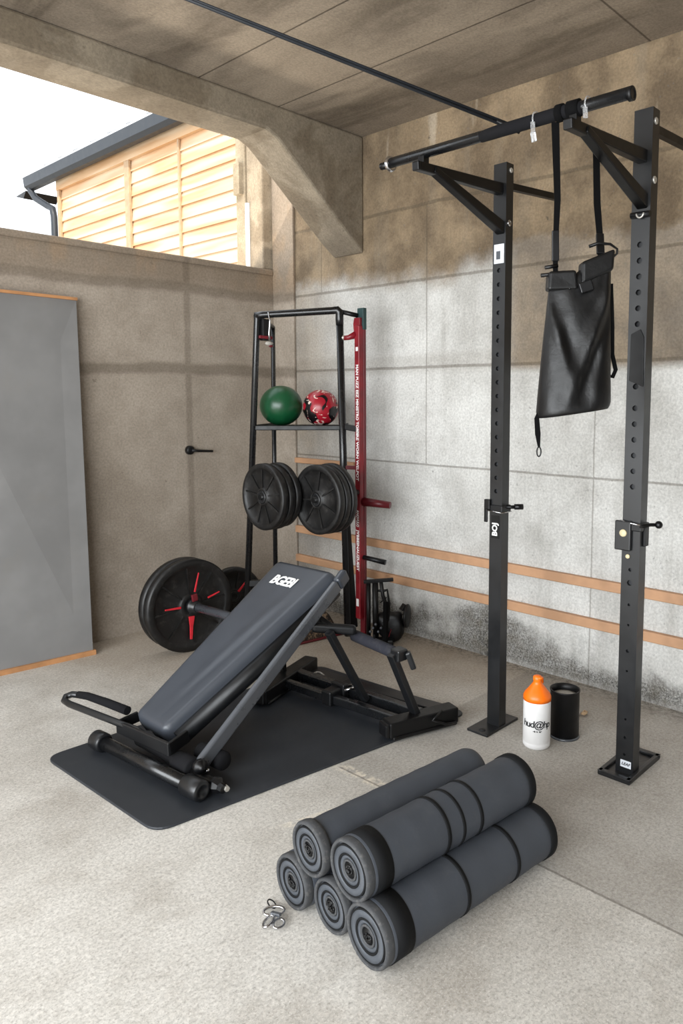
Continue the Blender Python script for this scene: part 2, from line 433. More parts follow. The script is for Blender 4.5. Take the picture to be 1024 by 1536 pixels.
        ob = bpy.data.objects.new(name, me); COL.objects.link(ob)
        if parent is not None:
            ob.parent = parent; ob.location = o - world_loc(parent)
        else: ob.location = o
        if bevel:
            b = ob.modifiers.new('bevel', 'BEVEL'); b.width = bevel; b.segments = seg; b.limit_method = 'ANGLE'; b.angle_limit = math.radians(40)
            b.harden_normals = False
        if subsurf:
            q = ob.modifiers.new('sub', 'SUBSURF'); q.levels = subsurf; q.render_levels = subsurf
        return ob

def world_loc(o):
    p = V3((0, 0, 0))
    while o is not None: p = p + V3(o.location); o = o.parent
    return p

def tag(o, label, cat, group=None, kind=None):
    o['label'] = label; o['category'] = cat
    if group: o['group'] = group
    if kind: o['kind'] = kind
    return o
def thing(name, loc, label, cat, group=None):
    o = bpy.data.objects.new(name, None); COL.objects.link(o); o.location = loc; o.empty_display_size = 0.1
    return tag(o, label, cat, group)
def structure(o): o['kind'] = 'structure'; return o

def text_part(name, body, size, origin, xdir, ydir, material, parent, extrude=0.0006, align='CENTER', spacing=1.0, shear=0.0, bold=0.0, sx=1.0):
    c = bpy.data.curves.new(name, 'FONT'); c.body = body; c.size = size; c.extrude = extrude; c.align_x = align; c.align_y = 'CENTER'
    c.space_character = spacing; c.shear = shear; c.offset = bold; c.resolution_u = 3
    tmp = bpy.data.objects.new('t', c); COL.objects.link(tmp)
    dg = bpy.context.evaluated_depsgraph_get(); dg.update()
    me = bpy.data.meshes.new_from_object(tmp.evaluated_get(dg))
    bpy.data.objects.remove(tmp); bpy.data.curves.remove(c)
    x = V3(xdir).normalized(); z = x.cross(V3(ydir)).normalized(); y = z.cross(x)
    o = V3(origin) - world_loc(parent)
    for v in me.vertices: v.co = o + x * v.co.x * sx + y * v.co.y + z * v.co.z
    me.name = name; me.materials.clear(); me.materials.append(M[material])
    ob = bpy.data.objects.new(name, me); COL.objects.link(ob); ob.parent = parent
    return ob

# ------------------------------------------------------------------ the room
structure(MB().box((-4.9, -5.6, -0.12), (0.0, 0.2, 0.0)).build('floor', 'floor'))
structure(MB().box((-5.0, -5.7, 2.71), (0.25, -0.42, 2.93)).build('ceiling', 'ceiling'))
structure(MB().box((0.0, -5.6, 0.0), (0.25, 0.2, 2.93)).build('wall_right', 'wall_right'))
structure(MB().box((-4.9, 0.2, -0.1), (0.25, 0.48, 2.07)).build('wall_left', 'wall_left'))
structure(MB().box((-4.9, -5.8, 0.0), (0.0, -5.6, 2.71)).build('wall_back', 'back_wall'))
# street-side wall: piers and lintel around the wide garage opening
w = MB(); w.box((-5.05, -0.65, -0.1), (-4.9, 0.4, 2.71)); w.box((-5.05, -5.8, -0.1), (-4.9, -5.15, 2.71)); w.box((-5.05, -5.15, 2.5), (-4.9, -0.65, 2.71))
structure(w.build('wall_street', 'wall_left'))
structure(MB().box((-30, -25, -0.25), (30, 30, -0.13)).build('ground_outside', 'ground'))
# narrow pilaster where the right wall meets the corner
structure(MB().box((-0.018, 0.0, 0.0), (0.0, 0.2, 2.71)).build('trim_1', 'wall_left', bevel=0.004))
# parapet coping edge
structure(MB().box((-4.9, 0.190, 2.045), (-0.018, 0.49, 2.082)).build('trim_2', 'wall_left', bevel=0.008))
# corner column above the parapet and the post beside it
structure(MB().box((-0.080, 0.212, 2.082), (0.25, 0.37, 3.0)).build('trim_3', 'column', bevel=0.01))
# beam with haunch
bm_ = MB()
prof = [(-4.9, 2.71), (-4.9, 2.575), (-0.66, 2.585), (-0.60, 2.560), (-0.56, 2.53), (-0.10, 2.155), (0.0, 2.085), (0.0, 2.71)]
bm_.slab([(x, -0.585, z) for x, z in prof], (0, 0.24, 0))
structure(bm_.build('trim_4', 'beam', bevel=0.012, seg=2))

# post standing on the parapet outside the column
p = thing('jamb_post', (0.1, 0.42, 2.082), 'pale weathered post with a white edge strip standing on the parapet beside the wooden house', 'post')
MB().box((-0.090, 0.372, 2.05), (0.25, 0.465, 3.0)).build('post_body', 'jamb', p, bevel=0.005)
MB().box((-0.098, 0.340, 2.09), (-0.081, 0.362, 2.50)).build('white_strip', 'jamb_white', p)
MB().box((-0.120, 0.39, 2.56), (-0.090, 0.45, 2.75)).build('cleat', 'jamb', p)

# ------------------------------------------------------------------ neighbour's house
h = thing('neighbour_house', (3.5, 6, -0.13), 'sunlit pale wooden house with a dark gutter, seen over the parapet', 'house')
sd = MB()
z = 1.2
while z < 4.42:
    z1 = min(z + 0.157, 4.46)
    sd.add([(1.985, 1.2, z), (1.985, 7.72, z), (2.005, 7.72, z1), (2.005, 1.2, z1), (2.1, 1.2, z), (2.1, 7.72, z), (2.1, 7.72, z1), (2.1, 1.2, z1)],
           [(0, 1, 2, 3), (0, 4, 5, 1), (3, 2, 6, 7), (0, 3, 7, 4), (1, 5, 6, 2), (4, 7, 6, 5)])
    z += 0.157
sd.build('siding', 'siding', h)
MB().box((2.02, 1.2, -0.13), (5.0, 7.7, 4.45)).build('wall', 'house_trim', h)
MB().box((1.955, 5.60, 1.2), (1.985, 5.72, 4.42)).build('batten', 'house_trim', h)
MB().box((1.965, 4.43, 1.2), (1.985, 4.465, 4.42)).build('batten', 'house_trim', h)
MB().box((1.96, 7.66, 1.2), (1.99, 7.74, 4.42)).build('corner_board', 'house_trim', h)
MB().box((1.95, 1.2, 4.32), (2.05, 7.74, 4.62)).build('fascia_board', 'siding', h)
g = MB()
for yy, nm in ((0, 0),):
    pr_ = [(1.95, 4.60), (1.95, 4.46), (1.90, 4.425), (1.82, 4.425), (1.775, 4.47), (1.76, 4.60), (1.775, 4.60), (1.79, 4.48), (1.83, 4.44), (1.89, 4.44), (1.935, 4.47), (1.935, 4.60)]
    g.slab([(x, 1.2, zz) for x, zz in pr_], (0, 7.25, 0))
gt = g.build('gutter', 'gutter', h)
MB().slab([(1.78, 1.2, 4.60), (1.78, 1.2, 4.64), (2.35, 1.2, 5.0), (4.5, 1.2, 6.0), (4.5, 1.2, 5.9), (2.35, 1.2, 4.9)], (0, 7.25, 0)).build('roof', 'roof', h)
rs = MB()
for k in range(14): rs.bar((1.9, 1.5 + k * 0.5, 4.715), (2.36, 1.5 + k * 0.5, 5.02), 0.02, 0.03)
rs.bar((2.36, 1.2, 5.02), (2.36, 8.5, 5.02), 0.04, 0.035)
rs.build('roof_seams', 'gutter', h)
MB().tube([(1.85, 8.36, 4.56), (1.84, 8.36, 4.40), (1.86, 8.25, 4.28), (1.93, 7.98, 4.13), (1.94, 7.86, 4.08), (1.94, 7.82, 3.95), (1.94, 7.82, -0.13)], 0.048, 12).build('downpipe', 'gutter', h)
MB().slab([(1.80, 8.45, 4.42), (1.80, 8.85, 4.40), (1.80, 8.55, 4.32)], (0.5, 0, 0)).build('eave_end', 'black_dark', h)

# ------------------------------------------------------------------ wall fixtures
def wall_batten(y0, y1, z, label, hh=0.044, th=0.028, seedx=0.0):
    o = MB().box((-th, y0, z - hh / 2), (0, y1, z + hh / 2)).build('wall_batten', 'wood', bevel=0.004, origin=(0, y1, z))
    return tag(o, label, 'batten', 'wooden battens on the right wall')
wall_batten(-3.6, 0.0, 0.475, 'long horizontal wooden batten on the concrete wall, upper of the long pair')
wall_batten(-3.6, 0.0, 0.293, 'long horizontal wooden batten on the concrete wall, lower one just above the mould')
wall_batten(-0.52, 0.0, 0.905, 'short wooden batten behind the storage rack, above the stacked plates', 0.032)

hk = thing('wall_lever', (-0.643, 0.2, 0.99), 'small black lever with a round base on the left wall', 'lever')
MB().lathe((-0.643, 0.2, 0.99), (0, -1, 0), [(0, 0.026), (0.02, 0.025), (0.026, 0.02), (0.026, 0.0)], 20).build('base_rosette', 'black_dark', hk)
MB().tube([(-0.643, 0.172, 0.99), (-0.60, 0.168, 0.985), (-0.505, 0.168, 0.978)], [0.009, 0.008, 0.007], 10).build('lever_arm', 'black_dark', hk)

# leaning steel sheet
sh = thing('steel_sheet', (-1.53, 0.07, 0.0), 'tall grey steel sheet with thin wooden edge strips leaning on the left wall', 'panel')
b0 = V3((-1.326, 0.035, 0.012)); b1 = V3((-2.05, 0.115, 0.012))
t0 = V3((-1.285, 0.158, 1.776)); t1 = V3((-2.01, 0.170, 1.785))
def lerp(a, b, t): return a + (b - a) * t
nrm = (b1 - b0).cross(t0 - b0).normalized()
if nrm.y > 0: nrm = -nrm
MB().slab([b0, b1, t1, t0], -nrm * 0.008).build('sheet_panel', 'galv', sh)
MB().bar(b0 + nrm * 0.002 + V3((0.012, 0, 0)), b1 + nrm * 0.002, 0.022, 0.024).build('bottom_strip', 'wood_dark', sh)
MB().bar(t0 + nrm * 0.002 + V3((0.002, 0, 0.004)), t1 + nrm * 0.002 + V3((0, 0, 0.004)), 0.02, 0.014).build('top_strip', 'wood_dark', sh)

# ------------------------------------------------------------------ exercise mat
def rounded(poly, r, k=6):
    out = []; n = len(poly)
    for i in range(n):
        p = V3((*poly[i], 0)); a = V3((*poly[i - 1], 0)); b = V3((*poly[(i + 1) % n], 0))
        pa = p + (a - p).normalized() * r; pb = p + (b - p).normalized() * r
        for j in range(k + 1):
            t = j / k; q = pa * (1 - t) ** 2 + p * 2 * t * (1 - t) + pb * t * t
            out.append((q.x, q.y))
    return out
mt = MB().prism(rounded([(-1.945, -0.89), (-1.915, -1.60), (-0.614, -1.785), (-0.67, -0.93)], 0.06), 0.0, 0.009).build('exercise_mat', 'mat', bevel=0.003, origin=(-1.3, -1.3, 0))
tag(mt, 'large dark grey rubber mat with rounded corners under the incline bench', 'mat')

# ------------------------------------------------------------------ incline bench
bn = thing('incline_bench', (-1.2, -1.25, 0.009), 'black incline bench with a padded backrest standing on the rubber mat', 'bench')
Z0 = 0.009
def pad_surface(u, v):
    """u across 0..1 left->right, v along 0..1 low->high"""
    L = lerp(V3((-1.690, -1.050, 0.132)), V3((-0.955, -0.985, 0.588)), v)
    R = lerp(V3((-1.690, -1.256, 0.128)), V3((-0.955, -1.372, 0.594)), v)
    return lerp(L, R, u)
def pad_normal():
    a = pad_surface(1, .5) - pad_surface(0, .5); b = pad_surface(.5, 1) - pad_surface(.5, 0)
    n = a.cross(b).normalized()
    return n if n.z > 0 else -n
PN = pad_normal()
nu_, nv_ = 24, 60
pm = MB(); vs = []; fs = []
def edge_round(t, r):
    d = min(t, 1 - t)
    return 0.0 if d > r else (1 - math.sqrt(max(0, 1 - ((r - d) / r) ** 2)))
for j in range(nv_ + 1):
    v = j / nv_
    for i in range(nu_ + 1):
        u = i / nu_
        dz = -0.030 * edge_round(u, 0.10) - 0.028 * edge_round(v, 0.03)
        cor = 0.0
        # long shallow drag folds in the upholstery
        f = 0.0030 * math.exp(-((u - 0.62 - 0.25 * (v - 0.5)) / 0.07) ** 2) * math.sin(math.pi * min(1, max(0, (v - 0.1) / 0.8)))
        f -= 0.0035 * math.exp(-((u - 0.74 - 0.20 * (v - 0.5)) / 0.06) ** 2) * math.sin(math.pi * min(1, max(0, v / 0.8)))
        f += 0.0006 * noise.noise(V3((u * 5, v * 8, 1.3)))
        # rounded corners in plan
        uu = u
        for ve in (v, 1 - v):
            if ve < 0.045:
                k = 1 - math.sqrt(max(0, 1 - ((0.045 - ve) / 0.045) ** 2))
                uu = 0.5 + (uu - 0.5) * (1 - 0.14 * k)
        vs.append(pad_surface(uu, v) + PN * (dz + f))
W = nu_ + 1
for j in range(nv_):
    for i in range(nu_): fs.append((j * W + i, j * W + i + 1, (j + 1) * W + i + 1, (j + 1) * W + i))
rim = [i for i in range(W)] + [j * W + nu_ for j in range(1, nv_ + 1)] + [nv_ * W + i for i in range(nu_ - 1, -1, -1)] + [j * W for j in range(nv_ - 1, 0, -1)]
base = len(vs)
for k in rim: vs.append(V3(vs[k]) - PN * 0.028)
for k in rim: vs.append(V3(vs[k]) - PN * 0.04 + (pad_surface(.5, .5) - V3(vs[k])) * 0.02)
nr = len(rim)
for k in range(nr):
    fs.append((rim[k], rim[(k + 1) % nr], base + (k + 1) % nr, base + k))
    fs.append((base + k, base + (k + 1) % nr, base + nr + (k + 1) % nr, base + nr + k))
fs.append(tuple(base + nr + k for k in range(nr)))
pm.add(vs, fs, True)
bp = pm.build('backrest_pad', 'vinyl', bn)
# logo printed near the head end
o_ = pad_surface(0.44, 0.862) + PN * 0.0012
xd = pad_surface(1, .885) - pad_surface(0, .885); yd = pad_surface(.5, 1) - pad_surface(.5, 0)
lg = text_part('pad_logo', 'BGEBI', 0.068, o_ + PN * 0.003, xd, yd, 'print_white', bp, bold=0.0022, shear=0.15, spacing=0.9, sx=0.88)
lg.parent = bp; lg['label'] = 'white block lettering'
# backing board and frame under the pad
bb = MB(); q = [pad_surface(u, v) - PN * 0.045 for u, v in ((0.08, 0.02), (0.95, 0.02), (0.95, 0.97), (0.08, 0.97))]
bb.slab(q, -PN * 0.018); bb.build('backing_board', 'vinyl_dark', bn)
MB().bar(pad_surface(0.5, 0.0) - PN * 0.085, pad_surface(0.5, 0.9) - PN * 0.085, 0.06, 0.05, PN).build('spine_tube', 'black_dark', bn, bevel=0.006)
MB().tube([pad_surface(1.10, 0.03) - PN * 0.058, pad_surface(1.02, 0.5) - PN * 0.075, pad_surface(0.97, 0.95) - PN * 0.075], [0.030, 0.034, 0.030], 18).build('under_bolster', 'vinyl_dark', bn)
# side rail running from the roller to the head end
MB().bar((-1.665, -1.462, 0.075), (-0.985, -1.405, 0.545), 0.026, 0.052, (0, 0, 1)).build('side_rail', 'grey_tube', bn, bevel=0.008, seg=3)
MB().bar((-0.985, -1.405, 0.545), (-0.930, -1.395, 0.580), 0.034, 0.058, (0, 0, 1)).build('side_rail_sleeve', 'vinyl', bn, bevel=0.012, seg=3)
MB().tube([(-1.10, -1.41, 0.43), (-1.10, -1.15, 0.40)], 0.014).build('cross_tube', 'black_dark', bn)
# low end cross frame (U of flat bar)
MB().bar((-1.738, -1.030, 0.096), (-1.722, -1.362, 0.112), 0.012, 0.046).build('end_frame', 'black_metal', bn, bevel=0.003)
MB().bar((-1.722, -1.357, 0.112), (-1.64, -1.345, 0.128), 0.012, 0.046).build('end_frame_side', 'black_dark', bn, bevel=0.003)
MB().bar((-1.738, -1.033, 0.099), (-1.66, -1.04, 0.112), 0.012, 0.040).build('end_frame_side', 'black_dark', bn, bevel=0.003)
# roller bar on the mat
r0 = V3((-1.790, -0.962, 0.045)); r1 = V3((-1.730, -1.575, 0.045)); rd = (r1 - r0).normalized()
ra = MB().lathe(r0 + rd * 0.06, rd, [(0, 0.018), (0.0, 0.0235), (0.485, 0.0235), (0.485, 0.018)], 24).build('roller_bar', 'black_tube', bn)
for nm, st, ln in (('roller_wheel', 0.0, 0.062), ('roller_wheel', 0.525, 0.085)):
    MB().lathe(r0 + rd * st, rd, [(0, 0.0), (0.002, 0.014), (0.0, 0.016), (0.0, 0.030), (0.006, 0.0345), (ln - 0.006, 0.0345), (ln, 0.030), (ln, 0.018), (ln - 0.004, 0.016), (ln - 0.004, 0)], 28).build(nm, 'black_metal', bn)
MB().lathe((-1.690, -1.10, 0.052), (0.02, -1, 0.02), [(0, 0.0), (0.0, 0.022), (0.24, 0.022), (0.25, 0.034), (0.34, 0.036), (0.345, 0.03), (0.345, 0)], 24).build('foam_roller_pad', 'foam', bn)
MB().tube([(-1.685, -1.44, 0.05), (-1.672, -1.56, 0.038)], 0.017).build('axle_pin', 'black_dark', bn)
MB().lathe((-1.672, -1.548, 0.040), (0.05, -1, -0.05), [(0, 0), (0, 0.026), (0.012, 0.028), (0.02, 0.024), (0.03, 0.016), (0.048, 0.014), (0.05, 0)], 8, False).build('clamp_knob', 'black_plastic', bn)
MB().lathe((-1.690, -1.488, 0.088), (-0.2, -1, 0.1), [(0, 0), (0, 0.024), (0.02, 0.024), (0.024, 0.012), (0.034, 0.010), (0.034, 0)], 10).build('clamp_knob', 'black_plastic', bn)
MB().lathe((-1.668, -1.500, 0.068), (-0.3, -1, 0.1), [(0, 0), (0, 0.008), (0.008, 0.007), (0.01, 0)], 8).build('bolt', 'chrome', bn)
MB().lathe((-1.66, -1.590, 0.038), (0, -1, 0), [(0, 0), (0, 0.010), (0.014, 0.009), (0.014, 0)], 6, False).build('bolt', 'zinc', bn)
MB().lathe((-1.60, -1.36, 0.062), (0.1, -1, 0), [(0, 0), (0, 0.032), (0.12, 0.032), (0.13, 0.024), (0.13, 0)], 22).build('hinge_barrel', 'foam', bn)
# swept handle at the low end
MB().tube([(-1.700, -1.18, 0.085), (-1.715, -1.129, 0.105), (-1.764, -0.951, 0.120), (-1.800, -0.775, 0.126), (-1.803, -0.738, 0.130), (-1.790, -0.722, 0.137), (-1.770, -0.735, 0.144), (-1.752, -0.79, 0.149)], 0.0125, 14).build('handle_tube', 'black_metal', bn)
MB().tube([(-1.760, -0.765, 0.148), (-1.744, -0.81, 0.150), (-1.724, -0.92, 0.150), (-1.702, -1.040, 0.146)], [0.0135, 0.0145, 0.016, 0.0165], 16).build('handle_grip', 'foam', bn)
# rear base: two feet and twin rails
f1a, f1b = V3((-1.150, -1.10, 0.045)), V3((-0.735, -0.955, 0.045))
f2a, f2b = V3((-1.010, -1.695, 0.045)), V3((-0.715, -1.790, 0.045))
for a, b_ in ((f1a, f1b), (f2a, f2b)):
    m_ = MB(); m_.bar(a, b_, 0.07, 0.062)
    m_.bar(lerp(a, b_, 0.03) + V3((0, 0, -0.028)), lerp(a, b_, 0.97) + V3((0, 0, -0.028)), 0.085, 0.014)
    ft = m_.build('base_foot', 'black_dark', bn, bevel=0.010, seg=3)
    MB().bar(a - (b_ - a).normalized() * 0.016, a + (b_ - a).normalized() * 0.004, 0.062, 0.052).build('foot_cap', 'black_plastic', ft, bevel=0.006)
MB().tube([(-0.80, -1.795, 0.079), (-0.86, -1.800, 0.060), (-0.80, -1.815, 0.030), (-0.745, -1.825, 0.022)], 0.005, 8).build('foot_cable', 'black_plastic', bn)
MB().bar((-0.985, -1.04, 0.048), (-0.925, -1.72, 0.048), 0.030, 0.036).build('base_rail', 'black_tube', bn, bevel=0.005)
MB().bar((-0.885, -1.02, 0.052), (-0.835, -1.72, 0.052), 0.038, 0.042).build('base_rail', 'black_tube', bn, bevel=0.005)
cx_ = MB(); cx_.bar((-0.99, -1.335, 0.055), (-0.82, -1.325, 0.055), 0.055, 0.062); cx_.bar((-0.905, -1.29, 0.07), (-0.905, -1.37, 0.07), 0.03, 0.06)
cx_.build('rail_clamp', 'black_plastic', bn, bevel=0.007)
MB().tube([(-0.93, -1.385, 0.085), (-0.90, -1.41, 0.095), (-0.87, -1.37, 0.085), (-0.89, -1.34, 0.075)], 0.006, 8).build('clamp_lever', 'chrome', bn)
pl = MB(); pl.bar((-0.775, -0.98, 0.020), (-0.675, -1.74, 0.020), 0.07, 0.014); pl.build('base_side_plate', 'black_metal', bn, bevel=0.003)
for yy in (-1.08, -1.50, -1.66):
    MB().tube([(-0.80 + 0.02 * math.cos(a), yy + 0.03 * math.sin(a), 0.034 + 0.004 * math.sin(2 * a)) for a in [k * math.pi / 6 for k in range(13)]], 0.005, 8, False).build('spring_ring', 'zinc', bn)
MB().tube([(-0.96 + 0.05 * k / 8, -1.20 - 0.012 * k, 0.03 + 0.006 * math.sin(k * 2)) for k in range(9)] + [(-0.84, -1.24, 0.04), (-0.80, -1.12, 0.035), (-0.86, -1.07, 0.03)], 0.009, 8).build('cable_loop', 'black_plastic', bn)
# uprights of the base
MB().bar((-0.895, -1.472, 0.060), (-1.085, -1.462, 0.388), 0.026, 0.034, (0, 1, 0)).build('support_leg', 'black_metal', bn, bevel=0.004)
MB().bar((-0.870, -1.725, 0.060), (-0.985, -1.700, 0.330), 0.026, 0.036, (0, 1, 0)).build('support_leg', 'black_metal', bn, bevel=0.004)
MB().bar((-0.935, -0.995, 0.050), (-0.985, -1.03, 0.46), 0.022, 0.022).build('support_leg', 'black_dark', bn, bevel=0.003)
MB().lathe((-0.935, -0.995, 0.0095), (0, 0, 1), [(0, 0), (0, 0.026), (0.02, 0.026), (0.04, 0.014), (0.04, 0)], 14).build('rubber_foot', 'zinc', bn)
MB().bar((-1.11, -1.39, 0.398), (-0.975, -1.50, 0.378), 0.034, 0.040).build('short_pad', 'vinyl_dark', bn, bevel=0.014, seg=4)
# worn foam bar with end bracket
fb0, fb1 = V3((-0.955, -1.470, 0.345)), V3((-0.955, -1.700, 0.325))
fbp = MB().tube([fb0, lerp(fb0, fb1, .5), fb1], 0.023, 18).build('foam_bar', 'foam_blue', bn)
MB().tube([fb0 + V3((0, 0.03, 0.002)), fb1 - V3((0, 0.012, 0.001))], 0.012, 12).build('bar_core', 'black_dark', fbp)
m_ = MB(); m_.bar(fb1 + V3((0, 0.012, 0.003)), fb1 + V3((-0.002, -0.035, 0.0)), 0.05, 0.045); m_.bar(fb1 + V3((0.018, -0.038, 0.012)), fb1 + V3((0.035, -0.055, -0.055)), 0.03, 0.022)
m_.build('bar_bracket', 'black_metal', bn, bevel=0.006)
MB().tube([fb0 + V3((0, -0.11, 0.026)), fb0 + V3((0, -0.112, -0.028))], 0.0045, 8).build('bar_strap', 'strap', bn)
MB().bar((-1.00, -1.06, 0.455), (-1.06, -1.44, 0.395), 0.03, 0.03).build('pivot_tube', 'black_dark', bn, bevel=0.004)

# ------------------------------------------------------------------ wall-braced pull-up stand
st = thing('pull_up_stand', (-0.62, -2.2, 0.0), 'tall black two-post pull-up stand with punched uprights in front of the right wall', 'exercise stand')
def post(x, y, top, sx, sy, holes, low_holes, name='upright_post'):
    """square tube whose street-side (-X) face has real punched holes"""
    m = MB(); x0, x1, y0, y1 = x - sx / 2, x + sx / 2, y - sy / 2, y + sy / 2
    m.add([(x1, y0, 0), (x1, y1, 0), (x1, y1, top), (x1, y0, top)], [(0, 1, 2, 3)])
    m.add([(x0, y0, 0), (x1, y0, 0), (x1, y0, top), (x0, y0, top)], [(0, 1, 2, 3)])
    m.add([(x0, y1, 0), (x1, y1, 0), (x1, y1, top), (x0, y1, top)], [(3, 2, 1, 0)])
    m.add([(x0, y0, top), (x1, y0, top), (x1, y1, top), (x0, y1, top)], [(0, 1, 2, 3)])
    m.add([(x0, y0, 0), (x1, y0, 0), (x1, y1, 0), (x0, y1, 0)], [(3, 2, 1, 0)])
    zs = sorted(holes + low_holes, key=lambda q: q[0]); cur = 0.0; hc = 0.020
    def flat(za, zb): m.add([(x0, y0, za), (x0, y1, za), (x0, y1, zb), (x0, y0, zb)], [(3, 2, 1, 0)])
    n = 16
    for zc, r in zs:
        if zc - hc > cur + 1e-4: flat(cur, zc - hc)
        ring = []; sq = []
        for k in range(n):
            a = 2 * math.pi * (k + 0.5) / n; c, s_ = math.cos(a), math.sin(a)
            t = 1 / max(abs(c), abs(s_)); ring.append((c * r, s_ * r)); sq.append((max(-1, min(1, c * t)) * sy / 2, max(-1, min(1, s_ * t)) * hc))
        corner = {}
        vs = [(x0, y + c[0], zc + c[1]) for c in ring] + [(x0, y + c[0], zc + c[1]) for c in sq] + [(x0 + 0.012, y + c[0], zc + c[1]) for c in ring]
        fs = []
        for k in range(n):
            k2 = (k + 1) % n
            p, q_ = sq[k], sq[k2]
            if abs(abs(p[0]) - sy / 2) < 1e-6 and abs(abs(q_[1]) - hc) < 1e-6 or abs(abs(p[1]) - hc) < 1e-6 and abs(abs(q_[0]) - sy / 2) < 1e-6:
                cxn = math.copysign(sy / 2, p[0] + q_[0]); czn = math.copysign(hc, p[1] + q_[1])
                vs.append((x0, y + cxn, zc + czn)); fs.append((k, n + k, len(vs) - 1, n + k2, k2))
            else: fs.append((k, n + k, n + k2, k2))
            fs.append((k, k2, 2 * n + k2, 2 * n + k))
        m.add(vs, fs)
        m.mat('print_black'); m.add([(x0 + 0.012, y + c[0], zc + c[1]) for c in ring], [tuple(range(n))]); m.mat('black_metal')
        cur = zc + hc
    flat(cur, top)
    return m
LX, LY, RX, RY = -0.622, -1.930, -0.622, -2.475
def build_post(x, y, top, sx, sy, holes, low):
    m = post(x, y, top, sx, sy, holes, low)
    # faces written before the first mat() call belong to slot of black_metal
    first = m.mats.index('print_black') if 'print_black' in m.mats else None
    if m.mats and m.mats[0] != 'black_metal':
        # slot order is print_black, black_metal; faces made before any mat() carry index 0
        seen = False
        for i in range(len(m.m)):
            if not seen and m.m[i] == 1: seen = True
        n16 = 0
        for i, f in enumerate(m.f):
            if m.m[i] == 0 and len(f) < 16: m.m[i] = 1
    ob = m.build('upright_post', 'black_metal', st)
    return ob
Lh = [(1.765 - 0.0517 * k, 0.0085) for k in range(17)]
Rh = [(1.785 - 0.0505 * k, 0.0095) for k in range(10)] + [(1.26 - 0.052 * k, 0.0090) for k in range(6)]
Rlow = [(0.72, 0.006), (0.675, 0.0095), (0.60, 0.005), (0.53, 0.004), (0.44, 0.006), (0.37, 0.004), (0.20, 0.004), (0.135, 0.005), (0.075, 0.005)]
pL = build_post(LX, LY, 2.150, 0.046, 0.056, Lh, [])
pR = build_post(RX, RY, 2.205, 0.050, 0.062, Rh, Rlow)
# base plates (children of the uprights)
bq = MB(); bq.box((-0.735, -1.965, 0.0), (-0.520, -1.870, 0.010)); bq.build('base_plate', 'black_metal', pL, bevel=0.002)
MB().lathe((-0.710, -1.925, 0.0102), (0, 0, 1), [(0, 0), (0, 0.013), (0.001, 0.013), (0.001, 0)], 16).build('plate_hole', 'print_black', pL)
bq = MB(); x0, x1, y0, y1 = -0.700, -0.450, -2.520, -2.405
bq.box((x0, y0, 0.0), (x1, y1, 0.008))
for a, b_ in (((x0, y0), (x1, y0 + 0.014)), ((x0, y1 - 0.014), (x1, y1)), ((x0, y0), (x0 + 0.02, y1)), ((x1 - 0.02, y0), (x1, y1))):
    bq.box((a[0], a[1], 0.008), (b_[0], b_[1], 0.018))
bq.build('base_plate', 'black_metal', pR, bevel=0.002)
MB().box((-0.6485, -2.500, 0.030), (-0.6474, -2.462, 0.055)).build('base_sticker', 'sticker', pR)
text_part('sticker_lettering', 'LEAF', 0.014, (-0.6490, -2.481, 0.0425), (0, -1, 0), (0, 0, 1), 'print_black', pR, extrude=0.0002, shear=0.3, bold=0.0004)
# stickers on the posts
stk = MB().box((LX - 0.0240, LY - 0.022, 1.79), (LX - 0.0232, LY + 0.022, 1.86)).build('post_sticker', 'sticker', pL)
MB().box((LX - 0.0245, LY - 0.006, 1.805), (LX - 0.0241, LY + 0.012, 1.835)).build('sticker_print', 'roll_cap', stk)
MB().box((LX - 0.0240, LY - 0.018, 0.755), (LX - 0.0232, LY + 0.020, 0.845)).build('name_plate', 'black_dark', pL)
text_part('plate_lettering', 'BOJ', 0.032, (LX - 0.0246, LY + 0.002, 0.79), (0, 0, 1), (0, 1, 0), 'print_white', pL, extrude=0.0003, bold=0.001)
MB().slab([(RX - 0.0255, RY - 0.026, 1.33), (RX - 0.0255, RY + 0.022, 1.35), (RX - 0.0255, RY + 0.020, 1.50), (RX - 0.0255, RY - 0.012, 1.515), (RX - 0.0255, RY - 0.024, 1.49)], (-0.003, 0, 0)).build('patch_plate', 'black_dark', pR, bevel=0.001)
# wear: bolts
def bolt(p, ax, r, par, mat='zinc'):
    MB().lathe(p, ax, [(0, 0), (0, r), (0.004, r), (0.006, r * 0.7), (0.006, r * 0.45), (0.004, r * 0.4), (0.004, 0)], 14).build('bolt', mat, par)
bolt((LX + 0.004, LY - 0.028, 2.125), (0, -1, 0), 0.009, pL)
bolt((LX - 0.003, LY - 0.028, 1.935), (0, -1, 0), 0.012, pL, 'chrome')
bolt((RX - 0.006, RY - 0.031, 2.165), (0, -1, 0), 0.011, pR)
bolt((RX - 0.004, RY - 0.031, 1.985), (0, -1, 0), 0.012, pR)
